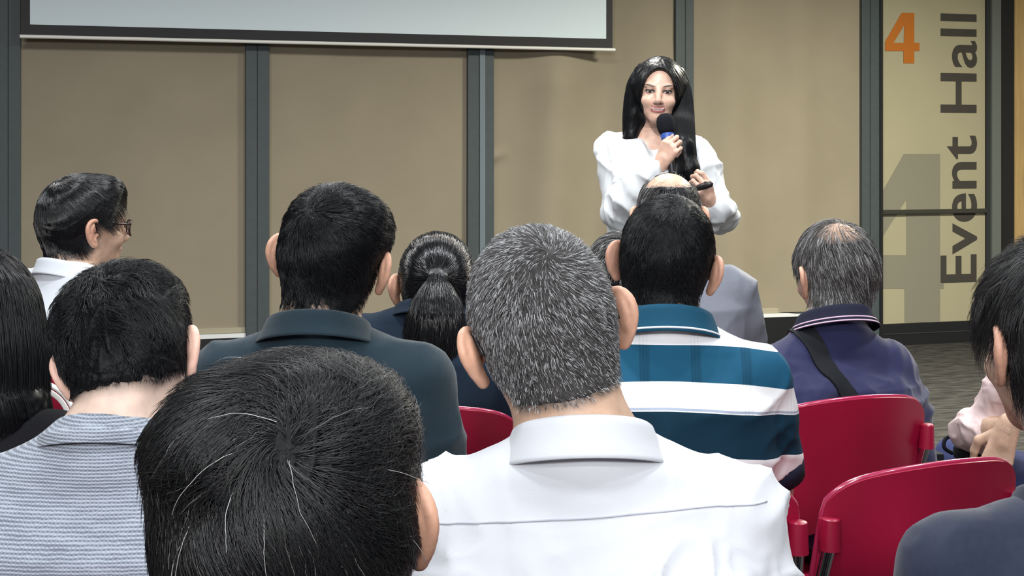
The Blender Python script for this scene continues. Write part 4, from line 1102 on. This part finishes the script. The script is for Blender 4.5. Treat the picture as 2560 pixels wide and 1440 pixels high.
# navy polo with a cross-body strap
I = person('navy', 'elderly man in a navy polo shirt with thin grey hair and a black strap', (2090, 652), 3.40, 12, (20, 4, -6),
           dict(t=0.007, n=9000, len=0.030, lift=0.25, wild=0.30, rad=0.00045, whorl=(0.0, -0.05, 0.105), hug=0.010, nape=-0.086, bald=(((0.0, -0.045, 0.090), (0.060, 0.062, 0.040)),), thin_bald=0.40, grav=0.5, fade=0.6, edge_r=0.01, tuft=0.002),
           0.888, SK_TAN, shx=2030, hy=0.075, sy=0.04, sw=0.158, w=1.1, ks=1.04, hairm=H_grey2, capm=H_capg2, hairc=(0.1, 0.09, 0.09), fade=(0.7, 0.02), seed=10, nr=0.060, nbz=0.058,
           shirt=dict(m=M_navy, sleeve=0.90, amp=0.017, res=0.006, loose=0.012, sc=(3, 17, 58)), pants=M_trou)
NAVY = I
make_collar(I, M_navyd, a=0.075, b=0.078, h=0.034, flap=0.040, out=0.022, z0=0.004, trim=((0.86, 0.89), (0.95, 0.98)), trimm=mat('pinkish_trim', lin(190, 160, 180), 0.7))
# glasses man
I = person('specs', 'man in a white shirt and dark-framed glasses turned towards the speaker, slick black hair', (203, 536), 3.80, -32, (-55, 2, 4),
           dict(t=0.009, top=0.006, n=10000, len=0.040, len_low=0.5, lift=0.12, wild=0.22, rad=0.0005, whorl=(-0.01, -0.06, 0.09), hug=0.008, nape=-0.102, fwd=0.2, tuft=0.004, locks=7, vol=(((0, 0.045, 0.088), (0.06, 0.045, 0.035), 0.025),), front=0.002),
           1.028, SK_OLIVE, hy=0.05, sy=0.02, sw=0.155, hx=0.0, ks=1.05, hairm=H_gloss, capm=H_capb, seed=11, res=0.0035, shirt=dict(m=M_white2, amp=0.009, sc=(4, 22, 40)), pants=M_trou, nr=0.056)
SPECS = I
make_collar(I, M_white2, a=0.070, b=0.072, h=0.034, flap=0.040, out=0.014, z0=-0.005)
# woman at the left edge: long black hair
def lw_cut(x, y, z): return smax(-d_ell(x, y, z, (0, 0.115, -0.03), (0.062, 0.085, 0.11)), -0.30 - z, 0.01)
lw = dict(neck=False, t=0.016, n=3000, len=0.11, lift=0.01, wild=0.06, rad=0.0006, hug=0.003, whorl=(0.0, -0.02, 0.12), grav=1.2, cutfn=lw_cut, tuft=0.002, locks=16, box=((-0.17, -0.20, -0.33), (0.17, 0.14, 0.15)),
          vol=(((0.0, -0.03, 0.0), (0.02, -0.055, -0.15), 0.103, 0.106, 0.03), ((0.02, -0.055, -0.15), (0.02, -0.08, -0.25), 0.104, 0.074, 0.03)))
I = person('leftlady', 'person at the edge of the picture with long straight black hair and a black fleece', (-56, 770), 2.40, 0, (0, 0, 0), lw,
           0.915, SK_OLIVE, sw=0.145, res=0.0045, hairm=H_black, capm=H_caps, seed=12, female=True, shirt=dict(m=M_fuzzy, amp=0.005, loose=0.015, name='fleece'), pants=M_trou, hx=0.0, nr=0.05)
hp = [c for c in I['o'].children if c.name.startswith('hair')][0]
guide_strands('long_strands', I['F'], [([(0.0, -0.02, 0.118), (0.0, -0.025, 0.075), (0.0, -0.03, 0.02), (0.01, -0.045, -0.10), (0.02, -0.075, -0.29)], [(0.03, 0.03), (0.085, 0.09), (0.104, 0.106), (0.110, 0.110), (0.088, 0.085)], 1)], 6000, 9, H_black, hp, 0.0007, 5, 1.05, 0.002)
# dark navy shirt, lower right corner
I = person('corner', 'man in a dark blue shirt leaning in at the corner, wispy black hair', (2662, 806), 1.75, 10, (14, 4, 0),
           dict(t=0.010, top=0.006, n=12000, len=0.045, lift=0.45, wild=0.5, rad=0.00030, hug=0.022, nape=-0.080, tuft=0.003),
           0.920, SK_OLIVE, shx=2650, hy=0.06, sy=0.03, sw=0.168, w=1.1, hairm=H_salt, capm=H_capb, seed=13, res=0.0032, shirt=dict(m=M_denim, amp=0.007, loose=0.010, sc=(5, 22, 30)), pants=M_trou, fade=(0.7, 0.02))
CORNER = I
make_collar(I, M_denim, a=0.074, b=0.076, h=0.034, flap=0.042, out=0.02)
# pale pink shirt, arms folded
I = person('pink', 'person in a pale pink long-sleeved shirt leaning forward, elbow out and hand resting down', (2668, 716), 3.45, 14, (14, 10, 0),
           dict(t=0.010, n=2500, len=0.025, lift=0.3, rad=0.0006), 0.955, SK_TAN, sw=0.150, aw=0.9, res=0.004, shx=2702, hairm=H_black, capm=H_capb, seed=14, hy=0.09, sy=0.10,
           shirt=dict(m=M_pink, amp=0.014, res=0.005, loose=0.010, sc=(6, 24, -35), wr_in=0.25), pants=M_jean,
           arms=lambda tl, d: {-1: (tl(2440, 1080, 3.58), tl(2518, 1072, 3.37)), 1: (tl(2960, 1080, 3.42), tl(2800, 1080, 3.66))},
           legs=lambda tl: {s: ((s * 0.09, 0.03, 0.525), tuple(tl(2405, 1150, 3.86)) if s < 0 else (0.13, 0.40, 0.505), (s * 0.125 - (0.08 if s < 0 else 0), 0.36, 0.085), (s * 0.14 - (0.08 if s < 0 else 0), 0.50, 0.045)) for s in (-1, 1)},
           hands=lambda tl, td: {-1: dict(R=hframe(td((-0.30, 0.05, -1.0)), td((-0.30, -0.95, 0.0))), curl=((25, 40, 25), (30, 45, 25), (35, 45, 30), (40, 50, 30)), spread=5, res=0.003)})

for k, lb in (('grey', 'crimson chair under the man with the plain white shirt'), ('knit', 'crimson chair under the man in the grey knitted sweater'),
              ('near', 'crimson chair under the man nearest the camera'), ('teal', 'crimson chair under the man in the dark teal polo'),
              ('pony', 'crimson chair behind the woman with the ponytail, glimpsed beside the white shirt'), ('half', 'crimson chair under the half hidden dark-haired man'),
              ('bald', 'crimson chair under the balding man in the grey jacket'), ('stripe', 'crimson chair under the man in the striped polo'),
              ('navy', 'crimson chair the elderly man in the navy polo leans on'), ('specs', 'crimson chair behind the man with glasses'),
              ('leftlady', 'crimson chair under the person with long black hair'), ('corner', 'crimson chair under the man in the dark blue shirt'), ('pink', 'crimson chair under the person in pink')):
    chair_for(k, lb, 0.02 if k != 'navy' else 0.0, 11 if k == 'navy' else (20 if k == 'specs' else 0), -0.12 if k == 'navy' else (0.12 if k == 'pink' else 0.0))

# ------------------------------------------------------------------ the speaker
def sp_cut(x, y, z):
    face = d_ell(x, y, z, (0.0, 0.110, -0.032), (0.067, 0.090, 0.124))
    lowr = d_cone(x, y, z, (0.004, 0.10, -0.06), (0.004, 0.12, -0.22), 0.060, 0.060)
    return smax(-face, -lowr, 0.005)
sp = dict(neck=False, t=0.014, top=0.004, n=0, len=0.10, lift=0.01, wild=0.05, rad=0.0007, hug=0.003, whorl=(0.0, 0.02, 0.125), grav=1.3, cutfn=sp_cut, tuft=0.0014, locks=18, edge_r=0.004, part=0.0, res=0.004,
          box=((-0.21, -0.17, -0.36), (0.17, 0.19, 0.15)), fade=0.0,
          vol=(((0.060, -0.005, 0.06), (0.074, -0.005, 0.02), 0.036, 0.036, 0.02), ((-0.060, -0.005, 0.06), (-0.072, -0.005, 0.02), 0.036, 0.036, 0.02), ((0.074, -0.005, 0.02), (0.086, -0.010, -0.08), 0.034, 0.032, 0.02), ((0.086, -0.010, -0.08), (0.092, 0.000, -0.165), 0.034, 0.026, 0.02), ((0.092, 0.0, -0.165), (0.115, 0.005, -0.178), 0.018, 0.008, 0.02),
               ((-0.072, -0.005, 0.02), (-0.088, 0.01, -0.08), 0.034, 0.034, 0.02), ((-0.088, 0.01, -0.08), (-0.094, 0.065, -0.19), 0.036, 0.042, 0.02), ((-0.094, 0.065, -0.19), (-0.118, 0.085, -0.27), 0.042, 0.040, 0.02), ((-0.118, 0.085, -0.27), (-0.150, 0.09, -0.345), 0.038, 0.012, 0.02),
               ((0.0, -0.055, -0.02), (0, -0.085, -0.22), 0.085, 0.075, 0.03)))
def sp_tint(h, t, near):
    x, y, z = h.T; f = near & (y > 0.05)
    def paint(mk, col, k=1.0):
        mk = np.clip(mk, 0, 1)[:, None] * f[:, None] * k; return t * (1 - mk) + np.array(col) * mk
    soft = lambda d, w: np.clip(0.5 - d / w, 0, 1)
    for s in (-1, 1):
        ex, ez = (x - s * 0.031) , (z - 0.002) - 0.05 * (np.abs(x) - 0.031)
        t = paint(soft(np.sqrt((ex / 0.0185) ** 2 + ((ez - 0.001) / 0.0072) ** 2) - 1, 0.5), (0.018, 0.011, 0.010))           # lids and lashes
        t = paint(soft(np.sqrt((ex / 0.0120) ** 2 + ((ez + 0.0012) / 0.0028) ** 2) - 1, 0.3), (0.50, 0.46, 0.44)) # eye white
        t = paint(soft(np.sqrt((ex / 0.0056) ** 2 + ((ez + 0.0005) / 0.0046) ** 2) - 1, 0.3), (0.010, 0.007, 0.006)) # iris
        bx, bz = (x - s * 0.034), z - 0.0235 - 0.10 * (np.abs(x) - 0.034) + 6.0 * (np.abs(x) - 0.036) ** 2
        t = paint(soft(np.sqrt((bx / 0.019) ** 2 + (bz / 0.0036) ** 2) - 1, 0.6), (0.022, 0.014, 0.012), 0.95)
        t = paint(soft(np.sqrt(((x - s * 0.0085) / 0.0050) ** 2 + ((z + 0.0405) / 0.0022) ** 2) - 1, 0.5), (0.10, 0.04, 0.03), 0.8)
    lipz = -0.0615 + 9.0 * x * x
    inl = soft(np.abs(x) / 0.0245 - 1, 0.10)
    up = soft(np.abs(z - lipz - 0.0045) / 0.0055 - 1, 0.6) * inl; lo_ = soft(np.abs(z - lipz + 0.0075) / 0.0058 - 1, 0.6) * inl
    t = paint(np.maximum(up, lo_), (0.28, 0.085, 0.085), 0.92)
    t = paint(soft(np.abs(z - lipz + 0.0005) / 0.0030 - 1, 0.5) * soft(np.abs(x) / 0.020 - 1, 0.2), (0.72, 0.66, 0.62), 1.0)
    return t
YS = 5.2
I = person('speaker', 'long-haired woman in a white blouse speaking into a microphone, facing the audience', (1648, 212), YS, 180, (174, 2, -3), sp,
           1.405, (0.56, 0.36, 0.28), shx=1664, hy=0.045, sy=-0.01, sw=0.140, w=0.86, dp=0.86, ks=1.0, nr=0.047, female=True, res=0.0019, hairm=H_black, capm=H_caps, seed=15, stand=True,
           legs={s: ((s * 0.085, 0.0, 0.90), (s * 0.09, 0.02, 0.49), (s * 0.09, -0.01, 0.085), (s * 0.11, 0.13, 0.045)) for s in (-1, 1)}, hipz=0.92, tint_fn=sp_tint, aw=0.82,
           shirt=dict(m=M_satin, amp=0.022, loose=0.020, res=0.006, sc=(4, 20, 10), hem=0.90, name='blouse', wr_in=0.80, nk=0.02, extra=lambda G: G.cone((0, 0.115, 1.345), (0, 0.065, 1.46), 0.020, 0.066, 0.008, 'sub')), pants=M_trou,
           arms=lambda tl, d: {1: (tl(1545, 532, 5.17), tl(1650, 416, 5.00)), -1: (tl(1806, 548, 5.16), tl(1776, 512, 4.97))},
           hands=lambda tl, td: {1: dict(R=hframe(td((0.42, -0.30, 0.86)), td((-0.50, -0.86, -0.05))), curl=((52, 78, 50), (58, 80, 50), (62, 82, 50), (66, 84, 50)), spread=1, thumb=((-0.034, 0.048, -0.030), (-0.030, 0.070, -0.050), (-0.016, 0.082, -0.060)), res=0.002),
                                 -1: dict(R=hframe(td((-0.35, -0.55, 0.75)), td((0.55, -0.80, -0.2))), curl=((35, 55, 40), (50, 70, 45), (55, 75, 45), (60, 75, 45)), spread=2, thumb=((-0.036, 0.046, -0.026), (-0.030, 0.072, -0.040), (-0.020, 0.092, -0.046)), res=0.002)})
SPK = I
bm = bmesh.new(); nb = I['NB']
pass; bm.free()
hp = [c for c in I['o'].children if c.name.startswith('hair')][0]
guide_strands('long_strands', I['F'], [
    ([(0.045, 0.0, 0.085), (0.078, -0.005, 0.02), (0.088, -0.008, -0.08), (0.096, 0.0, -0.18)], [(0.03, 0.03), (0.034, 0.034), (0.034, 0.032), (0.022, 0.016)], 1.0),
    ([(-0.045, 0.0, 0.085), (-0.075, -0.002, 0.02), (-0.090, 0.02, -0.09), (-0.096, 0.068, -0.20), (-0.145, 0.09, -0.35)], [(0.03, 0.03), (0.034, 0.034), (0.038, 0.036), (0.043, 0.040), (0.020, 0.012)], 1.6)], 7000, 12, H_black, hp, 0.0006, 8, 1.07, 0.0015)

def at(px, py, yd): return np.array(((px - 1280) / FPX * yd, yd, EYE - (py - HOR) / FPX * yd))
def root(name, label, cat, p):
    t = bpy.data.objects.new(name, None); COL.objects.link(t); t.location = rp(p); t.rotation_euler = (0, 0, -A); tag(t, label, cat); return t
# microphone: axis through the fist up to the mouth (offsets from its root, view axes)
g0, g1 = at(1678, 412, 4.985), at(1665, 313, 5.03); d = (g1 - g0) / np.linalg.norm(g1 - g0)
mic = root('microphone', 'black handheld microphone with a blue ring at the speaking woman\'s mouth', 'microphone', g0)
L = np.linalg.norm(g1 - g0); P3 = lambda t: tuple(d * t)
bm = bmesh.new(); tube(bm, [P3(-0.035), P3(-0.03), P3(L - 0.055)], [0.010, 0.0125, 0.0150], 18); obj('body', bm, mat('mic_black', (0.010, 0.010, 0.012), 0.4), mic, True, 40)
bm = bmesh.new(); tube(bm, [P3(L - 0.056), P3(L - 0.052), P3(L - 0.036), P3(L - 0.032)], [0.0165, 0.0235, 0.0250, 0.022], 22); obj('ring', bm, mat('blue_ring', lin(50, 78, 150), 0.35), mic, True, 40)
bm = bmesh.new(); prof = [(L - 0.036, 0.0), (L - 0.034, 0.0225), (L - 0.022, 0.0290), (L - 0.004, 0.0325), (L + 0.014, 0.0325), (L + 0.028, 0.029), (L + 0.038, 0.020), (L + 0.042, 0.008)]
tube(bm, [P3(a) for a, _ in prof], [max(r, 0.001) for _, r in prof], 24); obj('windscreen', bm, mat('black_foam', (0.008, 0.0085, 0.012), 0.95, spec=0.1, bump=0.8, bscale=400), mic, True, 70)
# presenter remote
cl = root('presentation_remote', 'small dark presentation remote in the speaking woman\'s lowered hand', 'remote', at(1764, 464, 4.86))
bm = bmesh.new(); tube(bm, [(-0.030, 0.03, -0.012), (-0.022, 0.02, -0.008), (0.0, 0.0, 0.0), (0.016, -0.012, 0.006), (0.022, -0.016, 0.008)], [0.006, 0.011, 0.013, 0.011, 0.004], 14); obj('body', bm, mat('remote_black', (0.012, 0.010, 0.011), 0.4), cl, True, 60)
bm = bmesh.new(); box(bm, (-0.006, -0.012, 0.009), (0.006, 0.0, 0.0145), 0.002); obj('button', bm, mat('remote_button', (0.06, 0.03, 0.03), 0.4), cl, True, 40)

# ------------------------------------------------------------------ small things people wear or carry
def glasses(I, label, col, lens=True):
    F = I['F']; t = bpy.data.objects.new('eyeglasses', None); COL.objects.link(t)
    o = I['o']; Mw = Matrix.Translation(o.location) @ Matrix.Rotation(o.rotation_euler.z, 4, 'Z'); t.location = Mw @ Vector(F.to((0, 0.1, 0.0))); t.rotation_euler = o.rotation_euler
    c = F.to((0, 0.1, 0.0)); q = lambda x, y, z: tuple(F.to((x, y, z)) - c)
    m = mat('frame_' + col, lin(40, 16, 20) if col == 'dark' else (0.01, 0.01, 0.012), 0.35); tag(t, label, 'glasses')
    bm = bmesh.new()
    for s in (-1, 1):
        pts = [q(s * (0.034 + 0.025 * math.copysign(abs(math.cos(a)) ** 0.6, math.cos(a))), 0.105 - 0.012 * (abs(math.cos(a)) if math.cos(a) > 0 else 0), -0.002 + 0.018 * math.copysign(abs(math.sin(a)) ** 0.6, math.sin(a))) for a in np.linspace(0, 2 * math.pi, 29)]
        tube(bm, pts, 0.0030, 8, False)
    tube(bm, [q(-0.010, 0.106, 0.004), q(0, 0.109, 0.006), q(0.010, 0.106, 0.004)], 0.0018, 8)
    obj('frame', bm, m, t, True)
    for s in (-1, 1):
        bm = bmesh.new(); tube(bm, [q(s * 0.060, 0.096, 0.010), q(s * 0.0735, 0.070, 0.011), q(s * 0.082, 0.02, 0.011), q(s * 0.084, -0.002, 0.013), q(s * 0.083, -0.016, 0.010), q(s * 0.0805, -0.034, -0.010)], [0.0026, 0.0026, 0.0024, 0.0022, 0.0024, 0.002], 8); obj('temple', bm, m, t, True)
        bm = bmesh.new(); n = 20
        cv = bm.verts.new(q(s * 0.034, 0.1045, -0.002)); vs = [bm.verts.new(q(s * (0.034 + 0.0245 * math.copysign(abs(math.cos(a)) ** 0.6, math.cos(a))), 0.104 - 0.012 * max(0, math.cos(a)), -0.002 + 0.0175 * math.copysign(abs(math.sin(a)) ** 0.6, math.sin(a)))) for a in np.linspace(0, 2 * math.pi, n, endpoint=False)]
        for i in range(n): bm.faces.new((cv, vs[i], vs[(i + 1) % n]))
        g = mat('lens_glass', (0.9, 0.95, 1.0), 0.05, spec=0.6); g.node_tree.nodes['Principled BSDF'].inputs['Alpha'].default_value = 0.25
        obj('lens', bm, g, t, True)
glasses(SPECS, 'dark-framed glasses worn by the man turned sideways in the white shirt', 'dark')
glasses(PEOPLE['grey'], 'thin black glasses of the grey-haired man, temple tip above his ear', 'black')
glasses(PEOPLE['knit'], 'black glasses of the man in the grey knitted sweater', 'black')

# cross-body bag of the man in navy: a strap over one shoulder, bag at the other hip
F_ = NAVY; o = F_['o']; bag = bpy.data.objects.new('crossbody_bag', None); COL.objects.link(bag); bag.location = o.location; bag.rotation_euler = o.rotation_euler
tag(bag, 'black cross-body bag, its strap running over the navy polo shirt', 'bag')
shm = F_['shirt'].data; import mathutils
from mathutils.bvhtree import BVHTree
bv = BVHTree.FromPolygons([v.co.copy() for v in shm.vertices], [tuple(p.vertices) for p in shm.polygons])
zs_ = F_['zs']; ctr = [(-0.045, 0.05, zs_ + 0.045), (-0.055, -0.02, zs_ + 0.035), (-0.02, -0.10, zs_ - 0.05), (0.05, -0.13, zs_ - 0.17), (0.12, -0.12, zs_ - 0.28), (0.20, -0.03, zs_ - 0.36), (0.21, 0.08, zs_ - 0.36), (0.08, 0.16, zs_ - 0.26), (-0.03, 0.15, zs_ - 0.10), (-0.05, 0.09, zs_ + 0.02), (-0.045, 0.05, zs_ + 0.045)]
pc = catmull(ctr, 8); bm = bmesh.new(); rows = []
for i, p in enumerate(pc):
    hit = bv.find_nearest(Vector(p)); n = hit[1]; base = hit[0]
    dq = (Vector(pc[(i + 1) % (len(pc) - 1)]) - Vector(pc[i - 1 if i else len(pc) - 2])).normalized(); sd = dq.cross(n).normalized()
    rw = []
    for k in (-1, -0.5, 0, 0.5, 1):
        h = bv.find_nearest(base + sd * 0.021 * k); rw.append((h[0] + n * 0.005, n))
    rows.append(rw)
V0 = [[bm.verts.new(p + n * 0.0015) for p, n in r] for r in rows]; V1 = [[bm.verts.new(p - n * 0.003) for p, n in r] for r in rows]
for i in range(len(rows) - 1):
    for k in range(4):
        bm.faces.new((V0[i][k], V0[i][k + 1], V0[i + 1][k + 1], V0[i + 1][k])); bm.faces.new((V1[i][k], V1[i + 1][k], V1[i + 1][k + 1], V1[i][k + 1]))
    for k in (0, 4): bm.faces.new((V0[i][k], V0[i + 1][k], V1[i + 1][k], V1[i][k]))
M_web = mat('black_webbing', (0.006, 0.007, 0.010), 0.75, spec=0.2, bump=0.3, bscale=700)
obj('strap', bm, M_web, bag, True, 50)
bm = bmesh.new(); box(bm, (0.232, 0.02, 0.53), (0.282, 0.16, 0.655), 0.015); obj('pouch', bm, M_web, bag, True, 50)
bm = bmesh.new(); box(bm, (0.230, 0.018, 0.60), (0.286, 0.162, 0.659), 0.010); obj('flap', bm, M_web, bag, True, 50)

# white bag hung on the back of the glasses man's chair
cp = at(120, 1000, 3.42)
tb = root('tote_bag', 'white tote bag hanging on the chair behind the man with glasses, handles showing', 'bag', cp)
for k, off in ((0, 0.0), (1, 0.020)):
    bm = bmesh.new(); r_ = 0.085 + off * 0.9
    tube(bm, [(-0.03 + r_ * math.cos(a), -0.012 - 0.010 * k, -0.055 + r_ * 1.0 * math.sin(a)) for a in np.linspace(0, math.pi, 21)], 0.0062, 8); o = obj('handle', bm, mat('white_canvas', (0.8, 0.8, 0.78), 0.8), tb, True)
def bagf(u, v):
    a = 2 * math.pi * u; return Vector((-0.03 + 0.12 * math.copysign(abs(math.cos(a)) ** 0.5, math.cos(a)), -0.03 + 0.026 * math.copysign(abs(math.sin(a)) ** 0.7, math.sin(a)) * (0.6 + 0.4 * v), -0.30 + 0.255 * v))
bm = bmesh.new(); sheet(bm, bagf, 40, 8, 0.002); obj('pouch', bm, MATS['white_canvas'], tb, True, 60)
# small black bag on the thigh of the person in pink
bb = root('waist_bag', 'small black bag with a looped strap resting on the jeans beside the pink sleeve', 'bag', at(2400, 1122, 3.62))
bm = bmesh.new(); box(bm, (-0.012, -0.03, -0.028), (0.052, 0.03, 0.006), 0.012); obj('pouch', bm, M_web, bb, True, 50)
bm = bmesh.new(); tube(bm, catmull([(-0.018, 0.0, -0.012), (-0.040, 0.0, 0.004), (-0.030, 0.01, 0.026), (0.01, 0.02, 0.026), (0.05, 0.02, 0.016)], 6), 0.005, 8); obj('strap', bm, M_web, bb, True, 50)
